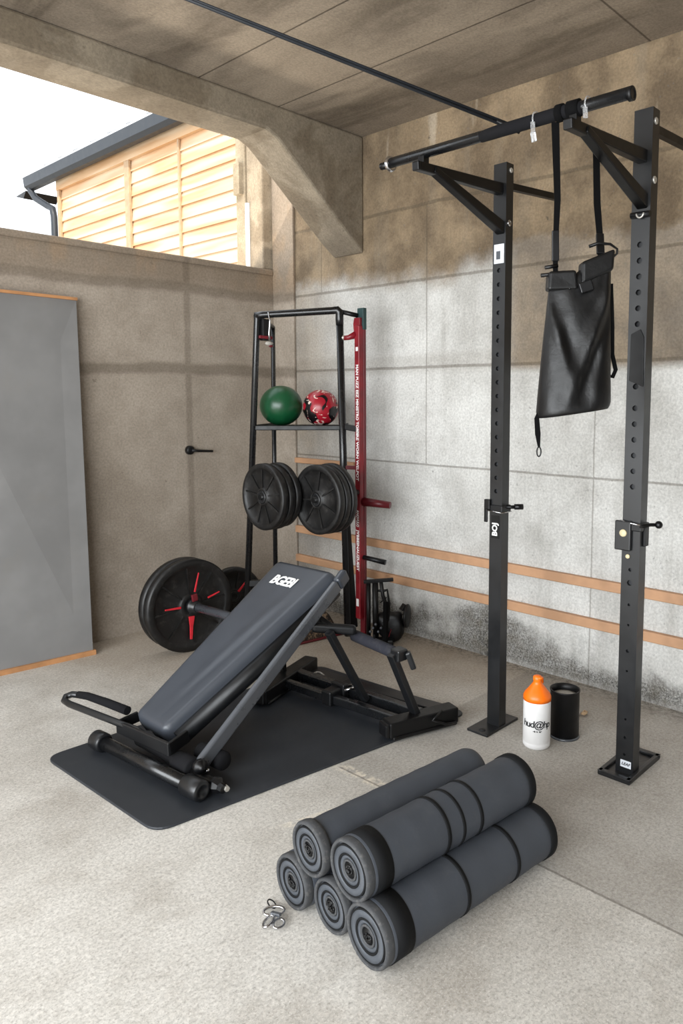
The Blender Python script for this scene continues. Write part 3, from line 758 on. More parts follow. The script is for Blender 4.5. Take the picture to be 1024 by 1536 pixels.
# arms, braces, wall ties
for (x, y) in ((LX, LY), (RX, RY)):
    s_ = 1
    ar = MB().bar((x + 0.02, y, 2.060), (-1.112, y, 2.037), 0.032, 0.042, w1=0.028, h1=0.028).build('arm', 'black_dark', st, bevel=0.004)
    MB().bar((x - 0.012, y - 0.004, 1.915), (-1.040, y - 0.004, 2.040), 0.036, 0.044, w1=0.032, h1=0.022).build('brace', 'black_dark', st, bevel=0.004)
    MB().box((-1.094, y - 0.012, 2.040), (-1.066, y + 0.012, 2.074)).build('bar_saddle', 'black_dark', ar, bevel=0.002)
    MB().bar((-1.122, y, 2.036), (-1.108, y, 2.037), 0.029, 0.029).build('arm_cap', 'black_plastic', ar, bevel=0.004)
MB().bar((LX + 0.02, LY, 2.078), (-0.245, LY, 2.105), 0.020, 0.024).build('rear_tie', 'black_dark', st)
MB().bar((RX + 0.02, RY, 2.160), (-0.002, RY, 2.188), 0.022, 0.026).build('rear_tie', 'black_dark', st)
# pull-up bar with chrome collar, sleeve and strap wraps
pb = MB().tube([(-1.080, -1.775, 2.083), (-1.080, -2.640, 2.086)], 0.0165, 20).build('pull_up_bar', 'black_tube', st)
MB().tube([(-1.080, -2.16, 2.083), (-1.080, -2.22, 2.085), (-1.080, -2.46, 2.086), (-1.080, -2.50, 2.084)], [0.0168, 0.0185, 0.0185, 0.0172], 18).build('grip_sleeve', 'foam', pb)
for yy, ww in ((-2.455, 0.035), (-2.42, 0.02)):
    MB().lathe((-1.080, yy, 2.086), (0, -1, 0), [(0, 0.018), (0, 0.024), (ww, 0.0235), (ww, 0.018)], 16).build('strap_wrap', 'strap', pb)
MB().lathe((-1.080, -2.630, 2.083), (0, -1, 0), [(0, 0.0168), (0, 0.0185), (0.012, 0.0185), (0.012, 0.012), (0.004, 0.012), (0.004, 0)], 20).build('end_plug', 'black_plastic', pb)
MB().lathe((-1.080, -1.790, 2.080), (0, 1, 0), [(0, 0.018), (0, 0.024), (0.007, 0.026), (0.012, 0.024), (0.012, 0.018)], 20).build('chrome_collar', 'chrome', pb)
MB().lathe((-1.080, -1.772, 2.080), (0, 1, 0), [(0, 0), (0, 0.012), (0.03, 0.012), (0.034, 0.008), (0.034, 0)], 12).build('end_stub', 'black_dark', pb)
# J-hook style clamps at mid height
def clamp(par, x, y, z, hw, hx):
    m = MB(); m.box((x - hx - 0.008, y - hw - 0.006, z - 0.012), (x + hx + 0.008, y + hw + 0.006, z + 0.014))
    c = m.build('height_clamp', 'black_plastic', par, bevel=0.003)
    return c
c = clamp(pL, LX, LY, 0.870, 0.028, 0.023)
MB().bar((LX - 0.030, LY + 0.020, 0.885), (LX - 0.030, LY + 0.046, 0.885), 0.014, 0.040).build('clamp_tab', 'black_dark', c, bevel=0.003)
MB().bar((LX - 0.028, LY + 0.042, 0.90), (LX - 0.028, LY + 0.042, 0.815), 0.008, 0.014).build('clamp_tab', 'black_dark', c, bevel=0.002)
MB().tube([(LX, LY - 0.028, 0.877), (LX + 0.03, LY - 0.062, 0.877)], 0.007, 10).build('pin', 'black_dark', c)
MB().tube([(LX + 0.022, LY - 0.055, 0.878), (LX + 0.045, LY - 0.078, 0.878)], 0.011, 10).build('pin_knob', 'black_plastic', c)
MB().tube([(LX - 0.034, LY + 0.03, 0.862), (LX - 0.034, LY - 0.036, 0.858), (LX + 0.028, LY - 0.037, 0.858)], 0.0025, 8).build('clamp_wire', 'chrome', c)
c = clamp(pR, RX, RY, 0.865, 0.031, 0.025)
MB().box((RX - 0.040, RY - 0.004, 0.785), (RX - 0.026, RY + 0.052, 0.885)).build('hook_plate', 'black_metal', c, bevel=0.004)
MB().lathe((RX - 0.040, RY + 0.020, 0.845), (-1, 0, 0), [(0, 0), (0, 0.013), (0.005, 0.012), (0.005, 0)], 18).build('round_cap', 'ivory', c)
MB().lathe((RX - 0.026, RY + 0.008, 0.765), (-1, 0, 0), [(0, 0), (0, 0.008), (0.005, 0.007), (0.005, 0)], 14).build('round_cap', 'ivory', c)
MB().box((RX - 0.004, RY - 0.040, 0.80), (RX + 0.026, RY - 0.031, 0.865)).build('hook_plate', 'black_dark', c, bevel=0.002)
MB().tube([(RX - 0.034, RY - 0.036, 0.872), (RX + 0.02, RY - 0.045, 0.872), (RX + 0.035, RY - 0.062, 0.872)], 0.006, 10).build('pin', 'black_dark', c)
MB().ball((RX + 0.040, RY - 0.066, 0.872), 0.013, 14, 10).build('pin_knob', 'black_plastic', c)
MB().tube([(RX - 0.035, RY + 0.035, 0.885), (RX - 0.036, RY, 0.880), (RX - 0.036, RY - 0.036, 0.876)], 0.003, 8).build('clamp_wire', 'chrome', c)
# small D-ring shackle at the top of the near upright
sk = MB().tube([(RX - 0.031, RY + 0.030, 1.878), (RX - 0.031, RY - 0.034, 1.876)], 0.010, 10).build('shackle_pin', 'black_plastic', pR)
MB().tube([(RX - 0.040, RY + 0.012 * math.cos(a) - 0.004, 1.880 + 0.014 * math.sin(a)) for a in [math.pi + k * math.pi / 8 for k in range(9)]], 0.003, 8).build('shackle_ring', 'zinc', sk)

# clear plastic clips hanging from the bar
def clip(y, z, n_, label):
    m = MB(); m.tube([(-1.080 + 0.021 * math.cos(a), y, 2.085 + 0.023 * math.sin(a)) for a in [k * math.pi / 8 for k in range(-1, 12)]], 0.0022, 8)
    m.bar((-1.100, y, 2.075), (-1.104, y - 0.004, 2.045), 0.012, 0.004)
    if n_:
        m.bar((-1.104, y - 0.004, 2.045), (-1.100, y - 0.006, 2.020), 0.015, 0.008)
    o = m.build('plastic_clip', 'clear', origin=(-1.08, y, 2.1)); return tag(o, label, 'clip', 'clear clips on the pull-up bar')
clip(-2.352, 0, 1, 'clear plastic clip dangling in front of the bar, left of the bag straps')
clip(-2.515, 0, 0, 'small clear plastic clip on the bar beside the strap wrap, nearer the bar end')

# overhead cable from the ceiling to the bar
cb = thing('overhead_cable', (-2.69, -1.015, 2.71), 'taut black twin cable running from the ceiling down to the pull-up bar', 'cable')
a, b_ = V3((-1.035, -2.225, 2.108)), V3((-2.69, -1.02, 2.708))
so = V3((0.0, 0.0, 0.0045))
MB().tube([a, b_], 0.0048, 10).build('strand', 'cable', cb)
MB().tube([a + V3((0, 0, .010)), b_ + V3((0, 0, 0.0))], 0.0042, 10).build('strand', 'cable', cb)
MB().tube([a + V3((0.03, -0.022, -0.012)), a + V3((-0.03, 0.022, 0.015))], 0.0065, 10).build('cable_end', 'black_plastic', cb)
MB().lathe(b_, (0, 0, -1), [(0, 0), (0, 0.03), (0.012, 0.03), (0.012, 0)], 16).build('ceiling_anchor', 'zinc', cb)

# ------------------------------------------------------------------ hanging bag
bg = thing('hanging_bag', (-1.04, -2.47, 1.23), 'black roll-top bag hanging on two straps from the pull-up bar', 'bag')
BC = V3((-1.03, -2.468, 0)); BR = V3((0.676, -0.737, 0)); BF = V3((-0.737, -0.676, 0))   # centre, width axis, front axis
NZ, NA = 44, 56
m = MB(); vs = []; fs = []
def bag_half(t):   # t: 0 bottom .. 1 top ; left/right extents along BR
    l = -0.112 + 0.030 * t ** 1.2 ; r = 0.098 - 0.006 * t
    return l, r
for j in range(NZ + 1):
    t = j / NZ
    l, r = bag_half(t)
    for i in range(NA):
        a = 2 * math.pi * i / NA; ca, sa = math.cos(a), math.sin(a)
        ex = 0.75
        wx = math.copysign(abs(ca) ** ex, ca); wy = math.copysign(abs(sa) ** ex, sa)
        xx = (l + r) / 2 + (r - l) / 2 * wx
        dep = 0.062 * (1 - t) ** 0.55 + 0.010
        yy = dep * wy
        bot = 0.022 * (1 - min(1, t / 0.05)) ** 2
        zb = 1.236 + 0.028 * (xx + 0.11) / 0.2; zt = 1.622 + 0.055 * (xx + 0.08) / 0.18
        if xx > 0.0 and t > 0.9: zt += 0.012
        zz = zb + (zt - zb) * t
        # long diagonal creases, only on front/back faces
        s1 = xx + 0.055 + 0.10 * (t - 0.5); s2 = xx - 0.02 - 0.16 * (t - 0.45); s3 = xx - 0.06 - 0.05 * (t - 0.5)
        k = (0.010 * math.exp(-(s1 / 0.012) ** 2) * math.sin(math.pi * t) + 0.014 * math.exp(-(s2 / 0.016) ** 2) * math.sin(math.pi * min(1, t * 1.15))
             - 0.012 * math.exp(-((s2 - 0.03) / 0.016) ** 2) * math.sin(math.pi * t) - 0.008 * math.exp(-((s1 - 0.03) / 0.02) ** 2) * math.sin(math.pi * t) + 0.007 * math.exp(-(s3 / 0.010) ** 2) * t)
        k += 0.006 * noise.noise(V3((xx * 22, t * 5, 2.0)))
        yy += k * (1 if wy > 0 else -0.3) * min(1, abs(wy) * 2)
        sh = 1 - bot * 3
        xx = (l + r) / 2 + (xx - (l + r) / 2) * sh
        pnt = BC + BR * xx + BF * (yy * sh); vs.append((pnt.x, pnt.y, zz))
for j in range(NZ):
    for i in range(NA): fs.append((j * NA + i, j * NA + (i + 1) % NA, (j + 1) * NA + (i + 1) % NA, (j + 1) * NA + i))
fs.append(tuple(range(NA))[::-1]); fs.append(tuple(NZ * NA + i for i in range(NA)))
m.add(vs, fs, True); m.build('bag_body', 'bag', bg)
def bp_(u, f, z): q_ = BC + BR * u + BF * f; return V3((q_.x, q_.y, z))
# rolled collar in two halves, with buckle
MB().slab([bp_(-0.092, 0.030, 1.598), bp_(-0.006, 0.034, 1.600), bp_(-0.012, 0.030, 1.655), bp_(-0.088, 0.024, 1.652)], -BF * 0.048).build('roll_collar', 'bag', bg, bevel=0.008, seg=3)
MB().slab([bp_(0.002, 0.036, 1.612), bp_(0.094, 0.030, 1.655), bp_(0.098, 0.026, 1.715), bp_(0.002, 0.032, 1.676)], -BF * 0.050).build('roll_collar', 'bag', bg, bevel=0.009, seg=3)
MB().bar(bp_(-0.006, 0.042, 1.600), bp_(0.030, 0.042, 1.612), 0.014, 0.030).build('buckle', 'black_plastic', bg, bevel=0.003)
MB().ball(bp_(-0.030, 0.028, 1.603), 0.004, 10, 8).build('stud', 'black_plastic', bg)
for dz in (0.0, 0.022):
    MB().tube([bp_(-0.060, 0.006, 1.648 + dz), bp_(-0.108 + dz * 0.5, 0.006, 1.642 + dz)], 0.0055, 10).build('toggle', 'black_plastic', bg)
MB().tube([bp_(0.026, 0.010, 1.722), bp_(0.05, 0.016, 1.730), bp_(0.085, 0.014, 1.728), bp_(0.107, 0.008, 1.716), bp_(0.108, 0.004, 1.704), bp_(0.08, 0.012, 1.680)], [0.007, 0.007, 0.005, 0.004, 0.004, 0.005], 10, flat=0.7).build('toggle', 'black_plastic', bg)
# straps
def ribbon(pts, w, th=0.003, face=None):
    m = MB(); face = face or BF; vs = []
    pts = [V3(p) for p in pts]; ws = w if isinstance(w, (list, tuple)) else [w] * len(pts)
    for i, p in enumerate(pts):
        d = (pts[min(i + 1, len(pts) - 1)] - pts[max(i - 1, 0)]).normalized(); s = d.cross(face).normalized(); f = s.cross(d).normalized()
        for a_, b2 in ((-1, -1), (1, -1), (1, 1), (-1, 1)): vs.append(p + s * a_ * ws[i] / 2 + f * b2 * th / 2)
    fs = [(0, 1, 2, 3)]
    for i in range(len(pts) - 1):
        o = i * 4
        for k in range(4): fs.append((o + k, o + (k + 1) % 4, o + 4 + (k + 1) % 4, o + 4 + k))
    o = (len(pts) - 1) * 4; fs.append((o + 3, o + 2, o + 1, o)); return m.add(vs, fs)
sA0, sA1 = V3((-1.078, -2.412, 2.066)), bp_(-0.066, 0.004, 1.640)
sB0, sB1 = V3((-0.880, -2.436, 2.030)), bp_(0.062, 0.004, 1.690)
ribbon([sA0, lerp(sA0, sA1, .5) + BR * 0.006, lerp(sA0, sA1, .8), sA1], [0.022, 0.018, 0.014, 0.014]).build('strap', 'strap', bg)
ribbon([sB0, lerp(sB0, sB1, .5) - BR * 0.004, lerp(sB0, sB1, .8), sB1], [0.020, 0.020, 0.018, 0.016]).build('strap', 'strap', bg)
MB().bar(lerp(sA0, sA1, .70), lerp(sA0, sA1, .90), 0.020, 0.010, BF).build('strap_adjuster', 'black_plastic', bg, bevel=0.002)
MB().bar(lerp(sB0, sB1, .78), lerp(sB0, sB1, .96), 0.022, 0.010, BF).build('strap_adjuster', 'black_plastic', bg, bevel=0.002)
ribbon([bp_(-0.103, 0.0, 1.262), bp_(-0.112, 0.004, 1.235), bp_(-0.108, 0.004, 1.19), bp_(-0.104, 0.004, 1.150)], [0.006, 0.014, 0.016, 0.006]).build('tail_strap', 'strap', bg)
MB().tube([bp_(-0.104 + 0.006 * math.cos(a), 0.004, 1.138 + 0.014 * math.sin(a)) for a in [k * math.pi / 6 for k in range(13)]], 0.0022, 8, False).build('tail_ring', 'black_plastic', bg)
ribbon([bp_(0.094, 0.0, 1.62), bp_(0.100, 0.004, 1.50), bp_(0.102, 0.004, 1.42), bp_(0.112, 0.008, 1.375), bp_(0.104, 0.008, 1.355), bp_(0.095, 0.004, 1.36)], 0.012).build('side_strap', 'strap', bg)

# ------------------------------------------------------------------ foam rollers
AX = V3((1.0, -0.095, 0.0)).normalized()
def roller(c, r, length, bands, label, rear=0.05, front_band=None, slim=0.0):
    c = V3(c); root = thing('foam_roller', (c.x + 0.3, c.y - 0.03, c.z - r), label, 'foam roller', 'foam rollers stacked in a pyramid')
    rb = r - slim
    prf = [(0.020, r - 0.004)]
    n = 26
    for k in range(n + 1):
        t = 0.028 + (length - 0.055) * k / n; prf.append((t, rb - 0.0006 * math.sin(k * 1.7)))
    prf += [(length - 0.012, rb - 0.006), (length, rb - 0.03), (length, 0)]
    prf = [(0.020, 0)] + prf
    MB().lathe(c, AX, prf, 48).build('roller_body', 'roll', root)
    s = r / 0.07
    # raised rounded rim and ringed disc
    MB().lathe(c, AX, [(0.030, r - 0.003), (0.022, r - 0.0005), (0.007, r), (0.0015, r - 0.0025), (0.0, r - 0.006), (0.002, r - 0.009), (0.009, r - 0.010), (0.02, r - 0.012)], 48).build('cap_rim', 'roll_rim', root)
    MB().lathe(c, AX, [(0.010, r - 0.009), (0.019, r - 0.0115), (0.019, r - 0.014), (0.003, r - 0.0165), (0.003, 0.039 * s), (0.014, 0.0375 * s), (0.014, 0.035 * s), (0.005, 0.033 * s), (0.005, 0.026 * s), (0.008, 0.025 * s), (0.008, 0.0)], 48).build('end_disc', 'roll_cap', root)
    for ra, rb2, tt in ((r - 0.0165, r - 0.0125, 0.0036), (0.0335 * s, 0.0385 * s, 0.0036)):  # black rings laid in the disc grooves to stand in for their shade
        MB().lathe(c, AX, [(0.012, ra), (tt - 0.001, ra), (tt - 0.0014, (ra + rb2) / 2), (tt - 0.001, rb2), (0.012, rb2)], 48).build('groove_shade_ring', 'roll_band', root)
    hub = MB().lathe(c, AX, [(0.008, 0.0245 * s), (0.003, 0.0235 * s), (0.003, 0.020 * s), (0.008, 0.019 * s), (0.008, 0.0)], 28).build('hub_ring', 'roll_rim', root)
    rng_ = random.Random(int(abs(c.y * 1000) + c.z * 100)); mm = MB()
    a_, u_, d_ = frame_from(AX)
    for k in range(8):
        an = rng_.random() * 6.28; rr = 0.004 + 0.012 * rng_.random()
        pts = [c + d_ * (0.003 + 0.002 * rng_.random()) + a_ * math.cos(an + q * 0.9) * rr + u_ * math.sin(an + q * 0.9) * rr * (1 - 0.15 * q) for q in range(4)]
        mm.tube(pts, 0.0022, 7)
    mm.lathe(c, AX, [(0.0060, 0), (0.0060, 0.0192 * s), (0.0065, 0.0192 * s), (0.0065, 0)], 20)
    mm.build('hub_lacing', 'black_dark', root)
    for b0_, b1_ in bands:
        MB().lathe(c, AX, [(b0_, rb - 0.002), (b0_, rb + 0.0018), (b1_, rb + 0.0018), (b1_, rb - 0.002)], 48).build('band', 'roll_band', root)
    if rear:
        MB().lathe(c, AX, [(length - 0.035, rb - 0.001), (length - 0.033, rb + 0.003), (length - 0.008, rb + 0.003), (length + 0.001, rb - 0.004), (length + 0.002, rb - 0.02), (length + 0.002, 0)], 48).build('rear_cap', 'roll_band', root)
    return root
RXF = -1.853
roller((RXF + 0.005, -2.146, 0.069), 0.069, 0.60, [], 'grey foam roller at the bottom left of the stack, next to the carabiners', 0)
roller((RXF + 0.012, -2.284, 0.068), 0.067, 0.60, [], 'grey foam roller in the middle of the bottom row, between two others', 0)
roller((RXF - 0.005, -2.425, 0.074), 0.074, 0.635, [(0.032, 0.085), (0.262, 0.274), (0.455, 0.467)], 'grey foam roller at the bottom right with two thin black bands')
roller((RXF + 0.002, -2.216, 0.189), 0.068, 0.62, [], 'plain grey foam roller on top of the stack, without bands, farther from the camera', 0, slim=0.007)
roller((RXF + 0.006, -2.356, 0.196), 0.0725, 0.625, [(0.032, 0.080), (0.262, 0.274), (0.318, 0.328), (0.385, 0.396)], 'grey foam roller on top of the stack with three close black bands')

# carabiners on the floor
cr = thing('carabiner_bunch', (-1.89, -2.155, 0.0), 'small bunch of silver carabiners on the floor by the bottom left roller', 'carabiner')
def oval(c, a, b, tilt, ang, n=18):
    c = V3(c); R = Matrix.Rotation(ang, 3, 'Z') @ Matrix.Rotation(tilt, 3, 'X')
    return [c + R @ V3((a * math.cos(t), b * math.sin(t), 0)) for t in [2 * math.pi * k / n for k in range(n + 1)]]
MB().tube(oval((-1.893, -2.135, 0.012), 0.026, 0.013, 0.25, -0.7), 0.0035, 8, False).build('carabiner', 'chrome', cr)
MB().tube(oval((-1.925, -2.155, 0.013), 0.022, 0.012, -0.3, 0.5), 0.0035, 8, False).build('carabiner', 'chrome', cr)
MB().tube(oval((-1.912, -2.178, 0.011), 0.016, 0.012, 0.2, 0.2), 0.0032, 8, False).build('carabiner', 'chrome', cr)
MB().tube(oval((-1.880, -2.110, 0.012), 0.018, 0.010, 0.35, 1.2), 0.0018, 8, False).build('cord_loop', 'black_dark', cr)
MB().bar((-1.905, -2.140, 0.016), (-1.898, -2.168, 0.020), 0.010, 0.008).build('swivel', 'grey_tube', cr, bevel=0.002)

# ------------------------------------------------------------------ bottle and can
bt = thing('shaker_bottle', (-0.655, -2.133, 0.0), 'white plastic bottle with an orange cone lid standing beside the black can', 'bottle')
BP = V3((-0.655, -2.133, 0))
MB().lathe(BP, (0, 0, 1), [(0, 0), (0, 0.046), (0.006, 0.050), (0.02, 0.051), (0.022, 0.0500), (0.024, 0.051), (0.17, 0.0505), (0.182, 0.049), (0.186, 0.0)], 40).build('bottle_body', 'white', bt)
MB().lathe(BP + V3((0, 0, 0.178)), (0, 0, 1), [(0, 0.048), (0, 0.0515), (0.014, 0.0515), (0.024, 0.047), (0.04, 0.034), (0.058, 0.020), (0.068, 0.014), (0.072, 0.016), (0.086, 0.016), (0.090, 0.010), (0.090, 0)], 40).build('cone_lid', 'orange', bt)
MB().tube([BP + V3((-0.012, -0.010, 0.262)), BP + V3((-0.005, -0.018, 0.262)), BP + V3((0.014, -0.012, 0.258)), BP + V3((0.016, -0.012, 0.238))], 0.0045, 8).build('lid_loop', 'orange', bt)
def wrap_text(name, body, size, zc, mat, ang0, par, bold=0.0, shear=0.0, spacing=1.0):
    ob = text_part(name, body, size, (0, 0, 0), (1, 0, 0), (0, 1, 0), mat, par, extrude=0.0, bold=bold, shear=shear, spacing=spacing)
    base = world_loc(par)
    for v in ob.data.vertices:
        x = v.co.x + base.x; y = v.co.y + base.y; z = v.co.z + base.z
        a = ang0 + x / 0.0515
        q = BP + V3((0.0518 * math.cos(a), 0.0518 * math.sin(a), zc + y)); v.co = q - base
    return ob
va = math.atan2(-3.534 + 2.133, -2.975 + 0.655)
wrap_text('bottle_lettering', 'hud@hp', 0.036, 0.098, 'print_black', va, bt, bold=0.0006, shear=0.1, spacing=0.85)
wrap_text('bottle_small_print', '-e u er', 0.012, 0.074, 'print_black', va + 0.05, bt, bold=0.0004)

cn = thing('black_can', (-0.515, -2.170, 0.0), 'black open cylindrical can holding pale chalk, behind the white bottle', 'can')
CP = V3((-0.515, -2.170, 0))
MB().lathe(CP, (0, 0, 1), [(0.005, 0), (0.005, 0.055), (0.180, 0.055), (0.182, 0.0575), (0.186, 0.0575), (0.186, 0.054), (0.165, 0.052), (0.02, 0.051), (0.02, 0)], 40).build('can_body', 'black_plastic', cn)
MB().lathe(CP, (0, 0, 1), [(0, 0), (0, 0.058), (0.005, 0.058), (0.008, 0.055), (0.008, 0)], 40).build('can_base', 'grey_tube', cn)
MB().lathe(CP, (0, 0, 1), [(0.13, 0.0), (0.13, 0.0525), (0.160, 0.0525), (0.164, 0.03), (0.165, 0.0)], 32).build('chalk_fill', 'powder', cn)

# crumpled wrapper by the wall
m = MB(); rr = random.Random(4)
m.mat('orange'); m.ball((-0.352, -2.108, 0.008), 0.016, 8, 5, (1.2, 0.9, 0.5)); m.mat('white'); m.ball((-0.325, -2.118, 0.011), 0.020, 8, 5, (1.1, 0.7, 0.5)); m.mat('house_trim'); m.ball((-0.30, -2.14, 0.008), 0.014, 8, 5, (1.6, 0.8, 0.5))
for i, p in enumerate(m.v): m.v[i] = tuple(V3(p) + V3((rr.uniform(-.004, .004), rr.uniform(-.004, .004), rr.uniform(-.0, .004))))
tag(m.build('crumpled_wrapper', origin=(-0.33, -2.12, 0)), 'tiny crumpled orange and white wrapper on the floor right of the can', 'litter')

# ------------------------------------------------------------------ storage rack in the corner
rk = thing('storage_rack', (-0.44, -0.50, 0.0), 'black tubular storage rack with a red upright in the corner of the room', 'rack')
FLb, FLt = V3((-0.640, -0.310, 0.0)), V3((-0.606, -0.411, 1.715))
FRb, FRt = V3((-0.250, -0.700, 0.0)), V3((-0.318, -0.722, 1.735))
RLb, RLt = V3((-0.395, -0.262, 0.0)), V3((-0.300, -0.152, 1.690))
def along(a, b, z): return lerp(a, b, (z - a.z) / (b.z - a.z))
MB().tube([FLb, FLt - V3((0, 0, .02)), FLt], [0.017, 0.017, 0.019], 14).build('leg', 'black_tube', rk)
MB().tube([FRb, FRt - V3((0, 0, 0.02))], [0.020, 0.019], 14).build('leg', 'black_tube', rk)
MB().tube([RLb, RLt], 0.013, 12).build('leg', 'black_tube', rk)
dT = (FRt - FLt).normalized()
MB().tube([FLt + V3((0, 0, -0.004)) - dT * 0.012, FLt + dT * 0.03, FRt - dT * 0.04 + V3((0, 0, 0.004)), FRt - dT * 0.012 + V3((0, 0, 0.006)), FRt + V3((0, 0, -0.006)), FRt + V3((0.0, 0, -0.04)), FRt + V3((0.001, 0, -0.07))], [0.018, 0.018, 0.019, 0.021, 0.022, 0.021, 0.020], 16).build('top_bar', 'black_tube', rk)
MB().tube([FLt + V3((0, 0, -0.005)), RLt], 0.012, 12).build('side_bar', 'black_dark', rk)
RP = V3((-0.250, -0.800, 0))
MB().tube([FRt + V3((0.01, -0.0, -0.002)), V3((RP.x, RP.y + 0.01, 1.712))], 0.012, 12).build('side_bar', 'black_dark', rk)
# shelf tray
SZ = 1.140
q = [along(FLb, FLt, SZ), along(FRb, FRt, SZ)]
shp = [(q[0].x, q[0].y), (q[1].x, q[1].y), (-0.075, -0.52), (-0.345, -0.190)]
sp = MB().prism([shp[0], shp[3], shp[2], shp[1]], SZ - 0.010, SZ).build('shelf', 'black_dark', rk)
MB().bar((shp[0][0], shp[0][1], SZ - 0.006), (shp[1][0], shp[1][1], SZ - 0.006), 0.02, 0.026).build('shelf_front_rail', 'black_dark', rk, bevel=0.004)
MB().bar((shp[0][0], shp[0][1], SZ - 0.004), (shp[3][0], shp[3][1], SZ - 0.004), 0.018, 0.024).build('shelf_side_rail', 'black_dark', rk)
MB().bar((shp[1][0], shp[1][1], SZ - 0.004), (shp[2][0], shp[2][1], SZ - 0.004), 0.018, 0.024).build('shelf_side_rail', 'black_dark', rk)
MB().bar((shp[1][0] + 0.01, shp[1][1], SZ), (RP.x - 0.012, RP.y, SZ - 0.012), 0.03, 0.030).build('shelf_bracket', 'black_plastic', rk, bevel=0.004)
# clutter bracket at the top left
MB().bar(FLt + V3((0.035, -0.02, -0.02)), FLt + V3((0.035, -0.02, -0.13)), 0.05, 0.035).build('latch_box', 'black_plastic', rk, bevel=0.005)
ca_ = MB(); ca_.tube([FLt + V3((0.03, -0.055, 0.012)), FLt + V3((0.034, -0.062, -0.03)), FLt + V3((0.028, -0.060, -0.10)), FLt + V3((0.034, -0.055, -0.13))], 0.0045, 8)
ca_.build('latch_wire', 'chrome', rk)
MB().bar(FLt + V3((-0.005, -0.02, -0.112)), FLt + V3((0.06, -0.045, -0.116)), 0.02, 0.016).build('latch_tag', 'red_dark', rk, bevel=0.003)
MB().ball(FLt + V3((0.040, -0.045, -0.145)), 0.02, 10, 8, (1.2, .8, .6)).build('latch_knob', 'powder', rk)
MB().ball(FLt + V3((0.048, -0.050, -0.158)), 0.012, 10, 8, (1.2, .8, .6)).build('latch_knob', 'red_dark', rk)
ribbon([along(RLb, RLt, SZ) + V3((0, 0, 0)), along(RLb, RLt, 0.85)], 0.012, 0.004).build('hanging_strap', 'strap', rk)
# crossbar and pegs for the plates
c0, c1 = along(FLb, FLt, 0.80), along(FRb, FRt, 0.80)
MB().bar(c0, c1, 0.025, 0.035).build('crossbar', 'black_dark', rk)
c0, c1 = along(FLb, FLt, 0.30), along(FRb, FRt, 0.30)
MB().bar(c0, c1, 0.025, 0.030).build('crossbar', 'black_dark', rk)
MB().tube([(-0.375, -0.612, 0.803), (-0.762, -0.612, 0.803)], 0.014, 12).build('plate_peg', 'black_dark', rk)
MB().tube([(-0.265, -0.800, 0.800), (-0.40, -0.868, 0.800), (-0.640, -0.868, 0.800)], 0.014, 12).build('plate_peg', 'black_dark', rk)
# near front stay tapering to the floor
MB().bar((-0.285, -0.730, 0.72), (-0.245, -0.728, 0.05), 0.020, 0.026, w1=0.055, h1=0.035, up=(0, 1, 0)).build('tapered_stay', 'black_dark', rk, bevel=0.003)
# red upright
rp = MB(); rp.box((RP.x - 0.028, RP.y - 0.024, 0.12), (RP.x + 0.006, RP.y + 0.012, 1.66)); red = rp.build('red_upright', 'red', rk, bevel=0.005)
MB().box((RP.x + 0.002, RP.y - 0.027, 0.0), (RP.x + 0.020, RP.y + 0.006, 1.745)).build('upright_backing', 'red_dark', rk, bevel=0.002)
MB().box((RP.x - 0.004, RP.y - 0.031, 1.64), (RP.x + 0.021, RP.y + 0.014, 1.750)).build('upright_top', 'teal', rk, bevel=0.003)
MB().slab([(RP.x - 0.020, RP.y + 0.02, 1.700), (RP.x - 0.020, RP.y - 0.02, 1.700), (RP.x - 0.020, RP.y - 0.02, 1.60), (RP.x - 0.020, RP.y + 0.02, 1.60), (RP.x - 0.020, RP.y + 0.028, 1.67)], (0.02, 0, 0)).build('red_gusset', 'red', rk, bevel=0.002)
MB().tube([(RP.x - 0.015, RP.y + 0.01, 1.615), (RP.x - 0.040, RP.y + 0.042, 1.600), (RP.x - 0.052, RP.y + 0.062, 1.598)], [0.020, 0.013, 0.012], 12).build('red_hook', 'red', rk)
MB().ball((RP.x - 0.055, RP.y + 0.066, 1.600), 0.014, 12, 8).build('hook_bolt', 'zinc', rk)
MB().tube([(RP.x, RP.y - 0.01, 0.748), (RP.x + 0.065, RP.y - 0.155, 0.735)], [0.024, 0.018], 14).build('red_peg', 'red_dark', rk)
MB().bar((RP.x - 0.01, RP.y + 0.02, 0.925), (along(FRb, FRt, 0.925)), 0.018, 0.020).build('red_tie', 'red_dark', rk)
MB().tube([(RP.x, RP.y - 0.02, 0.452), (RP.x + 0.05, RP.y - 0.135, 0.432)], [0.012, 0.014], 10).build('black_peg', 'black_plastic', rk)
tx = RP.x - 0.0288
for body, zc, ln in (('MAN PUZZ EEZ MINISTRO TORN', 1.28, 0.36), ('DRE WORN WELPOT', 0.99, 0.26), ('ANOVULO', 0.66, 0.09), ('JYBBEINAUZUEST', 0.49, 0.22)):
    tp = text_part('upright_lettering', body, 0.024, (tx, RP.y - 0.008, zc), (0, 0, -1), (0, -1, 0), 'print_white', red, extrude=0.0002, bold=0.0006, sx=1.0)
    xs = [v.co.z for v in tp.data.vertices]; k = ln / (max(xs) - min(xs)); mid = (max(xs) + min(xs)) / 2
    for v in tp.data.vertices: v.co.z = mid + (v.co.z - mid) * k
MB().box((tx - 0.0004, RP.y - 0.016, 1.53), (tx, RP.y + 0.0, 1.55)).build('upright_mark', 'print_white', red)
MB().box((tx - 0.0004, RP.y - 0.014, 0.19), (tx, RP.y + 0.004, 0.23)).build('upright_mark', 'print_white', red)

